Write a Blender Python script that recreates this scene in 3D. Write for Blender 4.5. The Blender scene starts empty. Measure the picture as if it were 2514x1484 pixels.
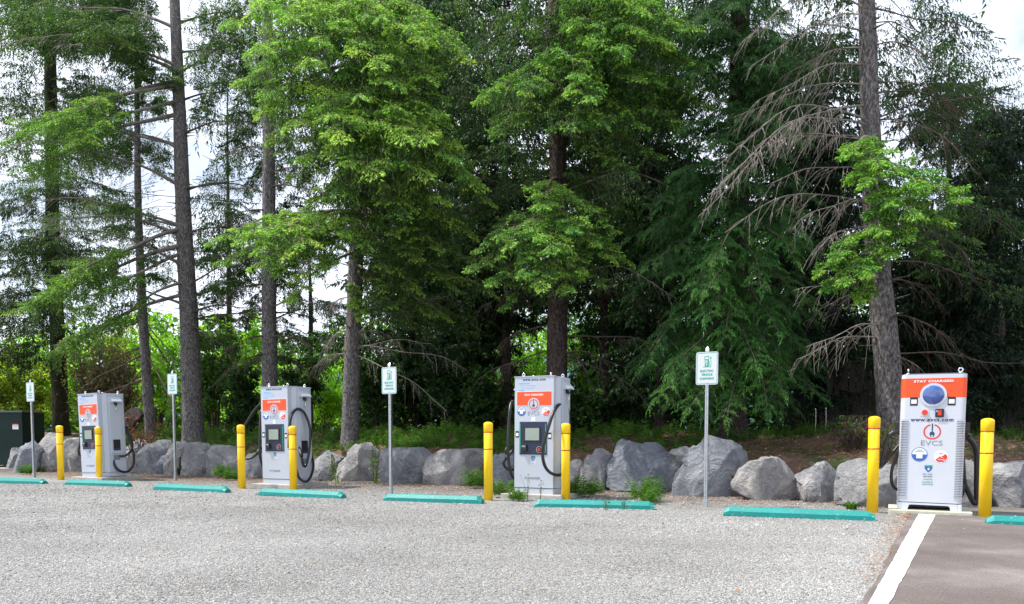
import bpy, bmesh, math, random
import numpy as np
from mathutils import Vector, Matrix, noise as mnoise

R = math.radians
random.seed(7)
rng = np.random.default_rng(11)
SC = bpy.context.scene
COL = SC.collection

# ------------------------------------------------------------------ camera, light, exposure
CAM_H, FPX, PX, PY, PITCH = 1.01, 1810.0, 1257.0, 1165.0, R(-3.0)
cam_d = bpy.data.cameras.new('camera'); cam = bpy.data.objects.new('camera', cam_d); COL.objects.link(cam)
cam.location = (0, 0, CAM_H); cam.rotation_euler = (R(90) + PITCH, 0, 0)
cam_d.sensor_fit = 'HORIZONTAL'; cam_d.sensor_width = 36; cam_d.lens = 36 * FPX / 2514
cam_d.shift_x = 0; cam_d.shift_y = (PY - 742) / 2514
cam_d.clip_start = 0.05; cam_d.clip_end = 8000
SC.camera = cam

SUN_AZ_VEC = (-0.90, 0.10)          # horizontal direction towards the sun
SUN_EL = R(60)
h = math.hypot(*SUN_AZ_VEC)
to_sun = Vector((SUN_AZ_VEC[0] / h * math.cos(SUN_EL), SUN_AZ_VEC[1] / h * math.cos(SUN_EL), math.sin(SUN_EL)))
sl = bpy.data.lights.new('sun', 'SUN'); sun = bpy.data.objects.new('sun', sl); COL.objects.link(sun)
sl.energy = 4.8; sl.angle = R(0.6); sl.color = (1.0, 0.955, 0.87)
sun.rotation_euler = to_sun.to_track_quat('Z', 'Y').to_euler(); sun.location = (0, 0, 40)

W = bpy.data.worlds.new('World'); SC.world = W; W.use_nodes = True
wn, wl = W.node_tree.nodes, W.node_tree.links
wn.clear()
sky = wn.new('ShaderNodeTexSky'); sky.sky_type = 'NISHITA'; sky.sun_disc = False
sky.sun_elevation = SUN_EL; sky.sun_rotation = math.atan2(SUN_AZ_VEC[0], SUN_AZ_VEC[1]); sky.air_density = 1.0; sky.dust_density = 1.5
tc = wn.new('ShaderNodeTexCoord'); mp = wn.new('ShaderNodeMapping'); mp.inputs['Scale'].default_value = (1, 1, 2.2)
nz = wn.new('ShaderNodeTexNoise'); nz.inputs['Scale'].default_value = 2.4; nz.inputs['Detail'].default_value = 7; nz.inputs['Roughness'].default_value = 0.55
cr = wn.new('ShaderNodeValToRGB'); cr.color_ramp.elements[0].position = 0.30; cr.color_ramp.elements[1].position = 0.54
mix = wn.new('ShaderNodeMixRGB'); mix.inputs['Color2'].default_value = (9.0, 9.6, 10.9, 1)
bg = wn.new('ShaderNodeBackground'); bg.inputs['Strength'].default_value = 0.125
wo = wn.new('ShaderNodeOutputWorld')
wl.new(tc.outputs['Generated'], mp.inputs[0]); wl.new(mp.outputs[0], nz.inputs['Vector']); wl.new(nz.outputs['Fac'], cr.inputs[0])
wl.new(cr.outputs[0], mix.inputs['Fac']); wl.new(sky.outputs[0], mix.inputs['Color1']); wl.new(mix.outputs[0], bg.inputs[0]); wl.new(bg.outputs[0], wo.inputs[0])
SC.view_settings.view_transform = 'Standard'; SC.view_settings.look = 'None'
SC.view_settings.exposure = 0.44; SC.view_settings.gamma = 1; SC.view_settings.use_curve_mapping = False
SC.render.engine = 'CYCLES'
SC.cycles.max_bounces = 7; SC.cycles.diffuse_bounces = 3; SC.cycles.transmission_bounces = 4; SC.cycles.transparent_max_bounces = 6

# ------------------------------------------------------------------ where things stand
CO = Vector((0, 0, CAM_H)); cp, sp_ = math.cos(PITCH), math.sin(PITCH)
def ray(x, y):
    a, c = (x - PX) / FPX, -(y - PY) / FPX
    return Vector((a, cp - c * sp_, sp_ + c * cp))
def gp(x, y, z=0.0):                      # the point of height z seen there
    d = ray(x, y); t = (z - CAM_H) / d.z
    return CO + d * t
def at(x, y, Y):                          # the point at depth Y seen there
    d = ray(x, y); return CO + d * (Y / d.y)
ROW0 = Vector((0, 11.88, 0)); U = Vector((0.8973, -0.4414, 0)); V = Vector((0.4414, 0.8973, 0))
ROWYAW = math.atan2(U.y, U.x)
def rc(s, t, z=0.0): return ROW0 + U * s + V * t + Vector((0, 0, z))
def to_rc(p): d = Vector(p) - ROW0; return d.dot(U), d.dot(V)
def smooth(a, b, x): x = np.clip((x - a) / (b - a), 0, 1); return x * x * (3 - 2 * x)
def bank_h(s, t):
    t = t - np.clip(0.42 - 0.055 * s, 0.1, 1.15)
    return (0.72 * smooth(2.0, 2.7, t) + 0.28 * smooth(2.7, 4.4, t) + 0.10 * smooth(4.6, 9, t)
            + 0.05 * np.sin(s * 1.3 + 1) * smooth(2.3, 3.2, t) + 0.04 * np.sin(s * 2.9 + t * 1.7) * smooth(2.3, 3.2, t) - 0.03)
def bh(p): s, t = to_rc(p); return float(bank_h(s, t))

# ------------------------------------------------------------------ materials
def mat(name, col, rough=0.6, metal=0.0, var=0.0, vscale=8.0, bump=0.0, bscale=30.0, spec=0.5, col2=None, coat=0.0):
    m = bpy.data.materials.new(name); m.use_nodes = True
    n, l = m.node_tree.nodes, m.node_tree.links
    b = n['Principled BSDF']; b.inputs['Roughness'].default_value = rough; b.inputs['Metallic'].default_value = metal
    b.inputs['Specular IOR Level'].default_value = spec; b.inputs['Coat Weight'].default_value = coat
    b.inputs['Base Color'].default_value = (*col, 1)
    t = n.new('ShaderNodeTexCoord')
    if var > 0 or col2:
        a = n.new('ShaderNodeTexNoise'); a.inputs['Scale'].default_value = vscale; a.inputs['Detail'].default_value = 6; a.inputs['Roughness'].default_value = 0.62
        l.new(t.outputs['Object'], a.inputs['Vector'])
        r = n.new('ShaderNodeValToRGB'); r.color_ramp.elements[0].position = 0.33; r.color_ramp.elements[1].position = 0.68
        c2 = col2 or tuple(min(1, c * (1 + var)) for c in col)
        r.color_ramp.elements[0].color = (*[c * (1 - var) for c in col], 1); r.color_ramp.elements[1].color = (*c2, 1)
        l.new(a.outputs['Fac'], r.inputs[0]); l.new(r.outputs[0], b.inputs['Base Color'])
    if bump > 0:
        a = n.new('ShaderNodeTexNoise'); a.inputs['Scale'].default_value = bscale; a.inputs['Detail'].default_value = 8
        l.new(t.outputs['Object'], a.inputs['Vector'])
        bp = n.new('ShaderNodeBump'); bp.inputs['Strength'].default_value = bump; bp.inputs['Distance'].default_value = 0.02
        l.new(a.outputs['Fac'], bp.inputs['Height']); l.new(bp.outputs[0], b.inputs['Normal'])
    return m

def foliage_mat(name, transl=0.3, rough=0.55):
    m = bpy.data.materials.new(name); m.use_nodes = True
    n, l = m.node_tree.nodes, m.node_tree.links
    b = n['Principled BSDF']; b.inputs['Roughness'].default_value = rough; b.inputs['Specular IOR Level'].default_value = 0.3
    a = n.new('ShaderNodeAttribute'); a.attribute_name = 'tint'
    tr = n.new('ShaderNodeBsdfTranslucent'); mx = n.new('ShaderNodeMixShader'); mx.inputs[0].default_value = transl
    g = n.new('ShaderNodeMixRGB'); g.blend_type = 'MULTIPLY'; g.inputs[0].default_value = 1; g.inputs[2].default_value = (1.25, 1.4, 0.75, 1)
    l.new(a.outputs['Color'], b.inputs['Base Color']); l.new(a.outputs['Color'], g.inputs[1]); l.new(g.outputs[0], tr.inputs[0])
    l.new(b.outputs[0], mx.inputs[1]); l.new(tr.outputs[0], mx.inputs[2]); l.new(mx.outputs[0], n['Material Output'].inputs[0])
    return m

def bark_mat(name, c1, c2, c3, scale=1.0):
    m = bpy.data.materials.new(name); m.use_nodes = True
    n, l = m.node_tree.nodes, m.node_tree.links
    b = n['Principled BSDF']; b.inputs['Roughness'].default_value = 0.9; b.inputs['Specular IOR Level'].default_value = 0.2
    t = n.new('ShaderNodeTexCoord'); mp = n.new('ShaderNodeMapping'); mp.inputs['Scale'].default_value = (1, 1, 0.42)
    l.new(t.outputs['Object'], mp.inputs[0])
    v = n.new('ShaderNodeTexVoronoi'); v.feature = 'DISTANCE_TO_EDGE'; v.inputs['Scale'].default_value = 26 * scale
    nz = n.new('ShaderNodeTexNoise'); nz.inputs['Scale'].default_value = 30 * scale; nz.inputs['Detail'].default_value = 8; nz.inputs['Roughness'].default_value = 0.7
    nb = n.new('ShaderNodeTexNoise'); nb.inputs['Scale'].default_value = 3; nb.inputs['Detail'].default_value = 4
    wv = n.new('ShaderNodeMixRGB'); wv.inputs[0].default_value = 0.12
    l.new(mp.outputs[0], wv.inputs[1]); l.new(nz.outputs['Color'], wv.inputs[2]); l.new(mp.outputs[0], nz.inputs['Vector']); l.new(wv.outputs[0], v.inputs['Vector']); l.new(t.outputs['Object'], nb.inputs['Vector'])
    r = n.new('ShaderNodeValToRGB'); r.color_ramp.elements[0].position = 0.0; r.color_ramp.elements[0].color = (*c1, 1)
    r.color_ramp.elements[1].position = 0.22; r.color_ramp.elements[1].color = (*c2, 1)
    l.new(v.outputs['Distance'], r.inputs[0])
    r2 = n.new('ShaderNodeValToRGB'); r2.color_ramp.elements[0].position = 0.45; r2.color_ramp.elements[1].position = 0.7
    l.new(nz.outputs['Fac'], r2.inputs[0])
    mx = n.new('ShaderNodeMixRGB'); mx.inputs[2].default_value = (*c3, 1); l.new(r2.outputs[0], mx.inputs[0]); l.new(r.outputs[0], mx.inputs[1])
    mo = n.new('ShaderNodeMixRGB'); mo.blend_type = 'MULTIPLY'; mo.inputs[0].default_value = 0.4
    l.new(nb.outputs['Fac'], mo.inputs[2]); l.new(mx.outputs[0], mo.inputs[1]); l.new(mo.outputs[0], b.inputs['Base Color'])
    ad = n.new('ShaderNodeMath'); ad.operation = 'ADD'; l.new(v.outputs['Distance'], ad.inputs[0]); l.new(nz.outputs['Fac'], ad.inputs[1])
    bp = n.new('ShaderNodeBump'); bp.inputs['Strength'].default_value = 1.0; bp.inputs['Distance'].default_value = 0.05
    l.new(ad.outputs[0], bp.inputs['Height']); l.new(bp.outputs[0], b.inputs['Normal'])
    return m

def rock_mat():
    m = bpy.data.materials.new('rock'); m.use_nodes = True
    n, l = m.node_tree.nodes, m.node_tree.links
    b = n['Principled BSDF']; b.inputs['Roughness'].default_value = 0.82; b.inputs['Specular IOR Level'].default_value = 0.35
    t = n.new('ShaderNodeTexCoord'); oi = n.new('ShaderNodeObjectInfo')
    ad = n.new('ShaderNodeVectorMath'); ad.operation = 'ADD'; sc_ = n.new('ShaderNodeMath'); sc_.operation = 'MULTIPLY'; sc_.inputs[1].default_value = 37
    l.new(oi.outputs['Random'], sc_.inputs[0]); l.new(t.outputs['Object'], ad.inputs[0]); l.new(sc_.outputs[0], ad.inputs[1])
    n1 = n.new('ShaderNodeTexNoise'); n1.inputs['Scale'].default_value = 2.2; n1.inputs['Detail'].default_value = 9; n1.inputs['Roughness'].default_value = 0.65; n1.inputs['Distortion'].default_value = 1.2
    n2 = n.new('ShaderNodeTexNoise'); n2.inputs['Scale'].default_value = 16; n2.inputs['Detail'].default_value = 8; n2.inputs['Roughness'].default_value = 0.7
    for q in (n1, n2): l.new(ad.outputs[0], q.inputs['Vector'])
    r = n.new('ShaderNodeValToRGB'); e = r.color_ramp.elements
    e[0].position = 0.3; e[0].color = (0.20, 0.205, 0.225, 1); e[1].position = 0.72; e[1].color = (0.58, 0.57, 0.54, 1)
    x = e.new(0.5); x.color = (0.31, 0.315, 0.325, 1)
    l.new(n1.outputs['Fac'], r.inputs[0])
    r2 = n.new('ShaderNodeValToRGB'); r2.color_ramp.elements[0].position = 0.56; r2.color_ramp.elements[1].position = 0.66
    l.new(n2.outputs['Fac'], r2.inputs[0])
    mx = n.new('ShaderNodeMixRGB'); mx.inputs[2].default_value = (0.60, 0.58, 0.54, 1); mu = n.new('ShaderNodeMath'); mu.operation = 'MULTIPLY'; mu.inputs[1].default_value = 0.5
    l.new(r2.outputs[0], mu.inputs[0]); l.new(mu.outputs[0], mx.inputs[0]); l.new(r.outputs[0], mx.inputs[1])
    tn = n.new('ShaderNodeMixRGB'); tn.blend_type = 'MULTIPLY'; tn.inputs[0].default_value = 1
    rr = n.new('ShaderNodeValToRGB'); rr.color_ramp.elements[0].color = (0.62, 0.67, 0.76, 1); rr.color_ramp.elements[1].color = (1.1, 1.04, 1.0, 1)
    l.new(oi.outputs['Random'], rr.inputs[0]); l.new(mx.outputs[0], tn.inputs[1]); l.new(rr.outputs[0], tn.inputs[2]); l.new(tn.outputs[0], b.inputs['Base Color'])
    mu2 = n.new('ShaderNodeMath'); mu2.operation = 'MULTIPLY_ADD'; mu2.inputs[1].default_value = 0.35
    l.new(n2.outputs['Fac'], mu2.inputs[0]); l.new(n1.outputs['Fac'], mu2.inputs[2])
    bp = n.new('ShaderNodeBump'); bp.inputs['Strength'].default_value = 1.0; bp.inputs['Distance'].default_value = 0.16
    l.new(mu2.outputs[0], bp.inputs['Height']); l.new(bp.outputs[0], b.inputs['Normal'])
    return m

def ground_mat(name, kind):
    m = bpy.data.materials.new(name); m.use_nodes = True
    n, l = m.node_tree.nodes, m.node_tree.links
    b = n['Principled BSDF']; b.inputs['Roughness'].default_value = 0.9; b.inputs['Specular IOR Level'].default_value = 0.25
    t = n.new('ShaderNodeTexCoord')
    def noise(s, d=6, r=0.6):
        q = n.new('ShaderNodeTexNoise'); q.inputs['Scale'].default_value = s; q.inputs['Detail'].default_value = d; q.inputs['Roughness'].default_value = r
        l.new(t.outputs['Object'], q.inputs['Vector']); return q
    def ramp(src, stops):
        r = n.new('ShaderNodeValToRGB'); e = r.color_ramp.elements
        e[0].position, e[0].color = stops[0][0], (*stops[0][1], 1); e[1].position, e[1].color = stops[-1][0], (*stops[-1][1], 1)
        for p, c in stops[1:-1]: x = e.new(p); x.color = (*c, 1)
        l.new(src, r.inputs[0]); return r
    def mixc(f, a, b_, mode='MIX'):
        q = n.new('ShaderNodeMixRGB'); q.blend_type = mode
        for s, i in ((f, 0), (a, 1), (b_, 2)):
            if isinstance(s, (int, float)): q.inputs[i].default_value = s
            elif isinstance(s, tuple): q.inputs[i].default_value = (*s, 1)
            else: l.new(s, q.inputs[i])
        return q
    if kind == 'gravel':
        v = n.new('ShaderNodeTexVoronoi'); v.inputs['Scale'].default_value = 75; l.new(t.outputs['Object'], v.inputs['Vector'])
        sep = n.new('ShaderNodeSeparateColor'); l.new(v.outputs['Color'], sep.inputs[0])
        c = ramp(sep.outputs[0], [(0, (0.16, 0.16, 0.163)), (0.5, (0.29, 0.287, 0.283)), (1, (0.45, 0.445, 0.437))])
        big = ramp(noise(0.55, 5).outputs['Fac'], [(0.36, (0.86, 0.85, 0.84)), (0.64, (1.1, 1.09, 1.07))])
        c = mixc(1, c.outputs[0], big.outputs[0], 'MULTIPLY')
        # soil and needle litter take over towards the planted bank
        dp = n.new('ShaderNodeVectorMath'); dp.operation = 'DOT_PRODUCT'; dp.inputs[1].default_value = V
        sb = n.new('ShaderNodeVectorMath'); sb.operation = 'SUBTRACT'; sb.inputs[1].default_value = ROW0
        l.new(t.outputs['Object'], sb.inputs[0]); l.new(sb.outputs[0], dp.inputs[0])
        nn = n.new('ShaderNodeMath'); nn.operation = 'MULTIPLY_ADD'; nn.inputs[1].default_value = 2.6; l.new(noise(2.2, 7, 0.7).outputs['Fac'], nn.inputs[0]); l.new(dp.outputs['Value'], nn.inputs[2])
        f = ramp(nn.outputs[0], [(0.0, (0, 0, 0)), (1.0, (1, 1, 1))])
        mr = n.new('ShaderNodeMapRange'); mr.inputs[1].default_value = 1.15; mr.inputs[2].default_value = 2.9; mr.inputs[4].default_value = 0.75; l.new(nn.outputs[0], mr.inputs[0])
        brown = ramp(noise(9, 8, 0.75).outputs['Fac'], [(0.35, (0.06, 0.048, 0.04)), (0.6, (0.16, 0.12, 0.09)), (0.75, (0.27, 0.15, 0.09))])
        c = mixc(mr.outputs[0], c.outputs[0], brown.outputs[0])
        l.new(c.outputs[0], b.inputs['Base Color'])
        bp = n.new('ShaderNodeBump'); bp.inputs['Strength'].default_value = 0.9; bp.inputs['Distance'].default_value = 0.02
        l.new(v.outputs['Distance'], bp.inputs['Height']); bp.invert = True; l.new(bp.outputs[0], b.inputs['Normal'])
    elif kind == 'asphalt':
        c = ramp(noise(85, 6, 0.85).outputs['Fac'], [(0.36, (0.08, 0.071, 0.068)), (0.54, (0.165, 0.145, 0.138)), (0.68, (0.32, 0.28, 0.26))])
        d = ramp(noise(0.9, 6).outputs['Fac'], [(0.35, (0.78, 0.74, 0.73)), (0.52, (1.0, 0.98, 0.97)), (0.66, (1.5, 1.5, 1.52))])
        c = mixc(1, c.outputs[0], d.outputs[0], 'MULTIPLY')
        l.new(c.outputs[0], b.inputs['Base Color'])
        bp = n.new('ShaderNodeBump'); bp.inputs['Strength'].default_value = 0.6; bp.inputs['Distance'].default_value = 0.01
        l.new(noise(160, 4).outputs['Fac'], bp.inputs['Height']); l.new(bp.outputs[0], b.inputs['Normal'])
    elif kind == 'paint':
        w = ramp(noise(26, 8, 0.8).outputs['Fac'], [(0.34, (0.28, 0.27, 0.26)), (0.40, (0.74, 0.74, 0.72)), (1, (0.84, 0.84, 0.82))])
        l.new(w.outputs[0], b.inputs['Base Color']); b.inputs['Roughness'].default_value = 0.7
        bp = n.new('ShaderNodeBump'); bp.inputs['Strength'].default_value = 0.4; bp.inputs['Distance'].default_value = 0.01
        l.new(noise(120, 4).outputs['Fac'], bp.inputs['Height']); l.new(bp.outputs[0], b.inputs['Normal'])
    elif kind == 'soil':
        c = ramp(noise(3.1, 9, 0.75).outputs['Fac'], [(0.3, (0.07, 0.045, 0.032)), (0.5, (0.17, 0.105, 0.075)), (0.66, (0.30, 0.185, 0.125)), (0.8, (0.42, 0.32, 0.22))])
        g = ramp(noise(1.3, 6).outputs['Fac'], [(0.50, (0, 0, 0)), (0.62, (1, 1, 1))])
        c = mixc(g.outputs[0], c.outputs[0], (0.06, 0.085, 0.03))
        l.new(c.outputs[0], b.inputs['Base Color'])
        bp = n.new('ShaderNodeBump'); bp.inputs['Strength'].default_value = 1; bp.inputs['Distance'].default_value = 0.06
        l.new(noise(14, 9, 0.8).outputs['Fac'], bp.inputs['Height']); l.new(bp.outputs[0], b.inputs['Normal'])
    return m

M = {}
M['gravel'] = ground_mat('gravel', 'gravel'); M['asphalt'] = ground_mat('asphalt', 'asphalt'); M['line'] = ground_mat('white_line_paint', 'paint'); M['soil'] = ground_mat('soil', 'soil')
M['rock'] = rock_mat()
M['needles'] = foliage_mat('needles', 0.42); M['leaves'] = foliage_mat('leaves', 0.5, 0.45); M['fern'] = foliage_mat('fern', 0.4)
M['litter'] = foliage_mat('litter', 0.1, 0.8)
M['bark'] = bark_mat('bark_grey', (0.07, 0.06, 0.058), (0.27, 0.24, 0.235), (0.62, 0.60, 0.60))
M['bark_brown'] = bark_mat('bark_brown', (0.03, 0.02, 0.018), (0.12, 0.085, 0.075), (0.28, 0.23, 0.215))
M['bark_moss'] = bark_mat('bark_moss', (0.02, 0.018, 0.012), (0.055, 0.052, 0.03), (0.09, 0.10, 0.04))
M['twig'] = mat('twig_grey', (0.20, 0.175, 0.155), 0.9, var=0.4, vscale=6)
M['twig_brown'] = mat('twig_brown', (0.085, 0.06, 0.048), 0.9, var=0.4, vscale=6)
M['twig_pale'] = mat('twig_pale', (0.36, 0.33, 0.29), 0.9, var=0.3, vscale=9)
M['cabinet'] = mat('cabinet_paint', (0.49, 0.53, 0.60), 0.38, var=0.03, vscale=3, bump=0.05, bscale=90)
M['cabinet2'] = mat('cabinet_plastic', (0.58, 0.61, 0.68), 0.42, var=0.03, vscale=3)
M['seam'] = mat('seam_dark', (0.03, 0.035, 0.04), 0.7)
M['orange'] = mat('orange_vinyl', (0.86, 0.085, 0.015), 0.45)
M['red'] = mat('red_vinyl', (0.70, 0.04, 0.02), 0.45)
M['white'] = mat('white_vinyl', (0.80, 0.82, 0.84), 0.5)
M['navy'] = mat('navy_panel', (0.018, 0.026, 0.065), 0.35)
M['navyink'] = mat('navy_ink', (0.03, 0.045, 0.12), 0.5)
M['blue'] = mat('blue_ink', (0.035, 0.12, 0.42), 0.5)
M['lblue'] = mat('light_blue_mark', (0.16, 0.46, 0.85), 0.5)
M['greyink'] = mat('grey_ink', (0.17, 0.20, 0.24), 0.5)
M['black'] = mat('black_rubber', (0.012, 0.012, 0.014), 0.38)
M['blackp'] = mat('black_plastic', (0.02, 0.02, 0.024), 0.45, var=0.2)
M['screen'] = mat('screen_glass', (0.30, 0.36, 0.31), 0.12)
M['glass'] = mat('blue_glass', (0.02, 0.07, 0.30), 0.04, spec=1.0, coat=1.0)
M['green'] = mat('green_ink', (0.005, 0.36, 0.20), 0.45)
M['greenled'] = mat('green_strip', (0.02, 0.40, 0.26), 0.3)
M['steel'] = mat('galvanised_steel', (0.52, 0.54, 0.57), 0.38, metal=0.85, var=0.15, vscale=20)
M['chrome'] = mat('bright_steel', (0.75, 0.76, 0.78), 0.2, metal=1.0)
M['signwhite'] = mat('sign_sheeting', (0.66, 0.70, 0.78), 0.35)
M['yellow'] = mat('yellow_plastic', (0.95, 0.60, 0.002), 0.33, var=0.05, vscale=3, bump=0.03, bscale=12)
M['band'] = mat('red_band', (0.55, 0.06, 0.01), 0.4)
M['concrete'] = mat('concrete', (0.40, 0.38, 0.35), 0.85, var=0.16, vscale=7, bump=0.4, bscale=60)
M['concrete2'] = mat('pale_concrete', (0.50, 0.50, 0.40), 0.85, var=0.12, vscale=7, bump=0.3, bscale=60)
M['darkgreen'] = mat('dark_green_paint', (0.006, 0.020, 0.018), 0.45, var=0.2, vscale=2, spec=0.25)
M['fence'] = mat('dark_fence_wood', (0.04, 0.032, 0.028), 0.85, var=0.5, vscale=3.5, bump=0.5, bscale=25)
M['hred'] = mat('dark_red_siding', (0.085, 0.02, 0.018), 0.7, var=0.15, vscale=2)
M['roof'] = mat('roof_shingle', (0.10, 0.09, 0.09), 0.9, var=0.3, vscale=14)
M['trimw'] = mat('white_trim', (0.72, 0.72, 0.70), 0.6, var=0.08)
M['wire'] = mat('black_wire', (0.02, 0.02, 0.022), 0.5)

def teal_mat():
    m = mat('teal_paint', (0.0, 0.235, 0.215), 0.5, var=0.10, vscale=2.5, bump=0.25, bscale=45)
    n, l = m.node_tree.nodes, m.node_tree.links
    b = n['Principled BSDF']; src = b.inputs['Base Color'].links[0].from_socket
    t = n.new('ShaderNodeTexCoord'); q = n.new('ShaderNodeTexNoise'); q.inputs['Scale'].default_value = 14; q.inputs['Detail'].default_value = 9; q.inputs['Roughness'].default_value = 0.75
    l.new(t.outputs['Object'], q.inputs['Vector'])
    r = n.new('ShaderNodeValToRGB'); r.color_ramp.elements[0].position = 0.60; r.color_ramp.elements[1].position = 0.66; l.new(q.outputs['Fac'], r.inputs[0])
    mx = n.new('ShaderNodeMixRGB'); mx.inputs[2].default_value = (0.30, 0.38, 0.34, 1); l.new(r.outputs[0], mx.inputs[0]); l.new(src, mx.inputs[1]); l.new(mx.outputs[0], b.inputs['Base Color'])
    return m
M['teal'] = teal_mat()

# ------------------------------------------------------------------ mesh helpers
def np_mesh(name, verts, faces_flat, nper, tint=None, smooth_=False):
    me = bpy.data.meshes.new(name)
    nv = len(verts); nf = len(faces_flat) // nper
    me.vertices.add(nv); me.vertices.foreach_set('co', np.ascontiguousarray(verts, dtype=np.float32).ravel())
    me.loops.add(nf * nper); me.loops.foreach_set('vertex_index', np.ascontiguousarray(faces_flat, dtype=np.int32))
    me.polygons.add(nf); me.polygons.foreach_set('loop_start', np.arange(0, nf * nper, nper, dtype=np.int32)); me.polygons.foreach_set('loop_total', np.full(nf, nper, dtype=np.int32))
    if smooth_: me.polygons.foreach_set('use_smooth', np.ones(nf, dtype=bool))
    if tint is not None:
        a = me.color_attributes.new('tint', 'FLOAT_COLOR', 'POINT')
        c = np.ones((nv, 4), dtype=np.float32); c[:, :3] = tint; a.data.foreach_set('color', c.ravel())
    me.update(calc_edges=True); return me

def link(name, me, m=None, parent=None, loc=None):
    o = bpy.data.objects.new(name, me); COL.objects.link(o)
    if m is not None and me is not None: me.materials.clear(); me.materials.append(m)
    if parent is not None: o.parent = parent
    if loc is not None: o.location = loc
    return o
def tag(o, label=None, cat=None, group=None, kind=None):
    if label: o['label'] = label
    if cat: o['category'] = cat
    if group: o['group'] = group
    if kind: o['kind'] = kind
    return o
def thing(name, label, cat, loc=(0, 0, 0), rz=0.0, group=None, tilt=None):
    o = bpy.data.objects.new(name, None); COL.objects.link(o); o.location = loc; o.empty_display_size = 0.2
    o.rotation_euler = (0, 0, rz)
    if tilt: o.rotation_euler = (Matrix.Rotation(tilt[1], 4, 'Y') @ Matrix.Rotation(tilt[0], 4, 'X') @ Matrix.Rotation(rz, 4, 'Z')).to_euler()
    return tag(o, label, cat, group)

class MB:
    def __init__(s): s.bm = bmesh.new()
    def box(s, x0, x1, y0, y1, z0, z1, bev=0.0):
        r = bmesh.ops.create_cube(s.bm, size=1); vs = r['verts']
        for v in vs: v.co = Vector((x0 if v.co.x < 0 else x1, y0 if v.co.y < 0 else y1, z0 if v.co.z < 0 else z1))
        if bev > 0:
            es = list({e for v in vs for e in v.link_edges})
            bmesh.ops.bevel(s.bm, geom=es, offset=bev, segments=2, affect='EDGES', profile=0.7)
        return s
    def prism(s, pts, y0, y1, plane='xz'):     # polygon in x,z pulled through y (or x,y pulled through z)
        f = (lambda a, b, c: (a, c, b)) if plane == 'xz' else (lambda a, b, c: (a, b, c))
        if plane == 'yz': f = lambda a, b, c: (c, a, b)
        A = [s.bm.verts.new(f(a, b, y0)) for a, b in pts]; B = [s.bm.verts.new(f(a, b, y1)) for a, b in pts]
        n = len(pts); fs = [s.bm.faces.new(A), s.bm.faces.new(B[::-1])]
        for i in range(n): fs.append(s.bm.faces.new((A[i], B[i], B[(i + 1) % n], A[(i + 1) % n])))
        bmesh.ops.recalc_face_normals(s.bm, faces=fs); return s
    def ringprism(s, outer, inner, y0, y1):
        n = len(outer)
        vs = [[s.bm.verts.new((a, y, b)) for a, b in P] for P in (outer, inner) for y in (y0, y1)]
        O0, O1, I0, I1 = vs; fs = []
        for i in range(n):
            j = (i + 1) % n
            for q in ((O0[i], O0[j], I0[j], I0[i]), (O1[j], O1[i], I1[i], I1[j]), (O0[j], O0[i], O1[i], O1[j]), (I0[i], I0[j], I1[j], I1[i])): fs.append(s.bm.faces.new(q))
        bmesh.ops.recalc_face_normals(s.bm, faces=fs); return s
    def tube(s, pts, r, sides=8, caps=True):
        pts = [Vector(p) for p in pts]; n = len(pts); rings = []
        prev = None
        for i, p in enumerate(pts):
            d = (pts[min(i + 1, n - 1)] - pts[max(i - 1, 0)]).normalized()
            if prev is None: u = d.orthogonal().normalized()
            else: u = (prev - d * prev.dot(d)); u = u.normalized() if u.length > 1e-6 else d.orthogonal().normalized()
            prev = u; v = d.cross(u); rr = r[i] if isinstance(r, (list, tuple)) else r
            rings.append([s.bm.verts.new(p + u * (rr * math.cos(2 * math.pi * k / sides)) + v * (rr * math.sin(2 * math.pi * k / sides))) for k in range(sides)])
        for a, b in zip(rings, rings[1:]):
            for k in range(sides): s.bm.faces.new((a[k], a[(k + 1) % sides], b[(k + 1) % sides], b[k])).smooth = True
        if caps: s.bm.faces.new(rings[0][::-1]); s.bm.faces.new(rings[-1])
        return s
    def lathe(s, prof, sides=24, cx=0, cy=0):
        rings = [[s.bm.verts.new((cx + r * math.cos(2 * math.pi * k / sides), cy + r * math.sin(2 * math.pi * k / sides), z)) for k in range(sides)] for r, z in prof]
        for a, b in zip(rings, rings[1:]):
            for k in range(sides): s.bm.faces.new((a[k], a[(k + 1) % sides], b[(k + 1) % sides], b[k])).smooth = True
        s.bm.faces.new(rings[0][::-1]); s.bm.faces.new(rings[-1]); return s
    def torus(s, c, R_, r, axis='y', n=16, m=8):
        pts = []
        for i in range(n + 1):
            a = 2 * math.pi * i / n
            d = {'y': (math.cos(a), 0, math.sin(a)), 'x': (0, math.cos(a), math.sin(a))}[axis]
            pts.append(Vector(c) + Vector(d) * R_)
        return s.tube(pts, r, m, caps=False)
    def build(s, name, m, parent=None):
        me = bpy.data.meshes.new(name); s.bm.to_mesh(me); s.bm.free(); return link(name, me, m, parent)

def disc_pts(cx, cz, r, n=32, a0=0, a1=2 * math.pi):
    return [(cx + r * math.cos(a0 + (a1 - a0) * i / n), cz + r * math.sin(a0 + (a1 - a0) * i / n)) for i in range(n)]
def rrect(x0, x1, z0, z1, r, n=4):
    out = []
    for cx, cz, a in ((x1 - r, z1 - r, 0), (x0 + r, z1 - r, 90), (x0 + r, z0 + r, 180), (x1 - r, z0 + r, 270)):
        for i in range(n + 1): q = R(a + 90 * i / n); out.append((cx + r * math.cos(q), cz + r * math.sin(q)))
    return out

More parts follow.
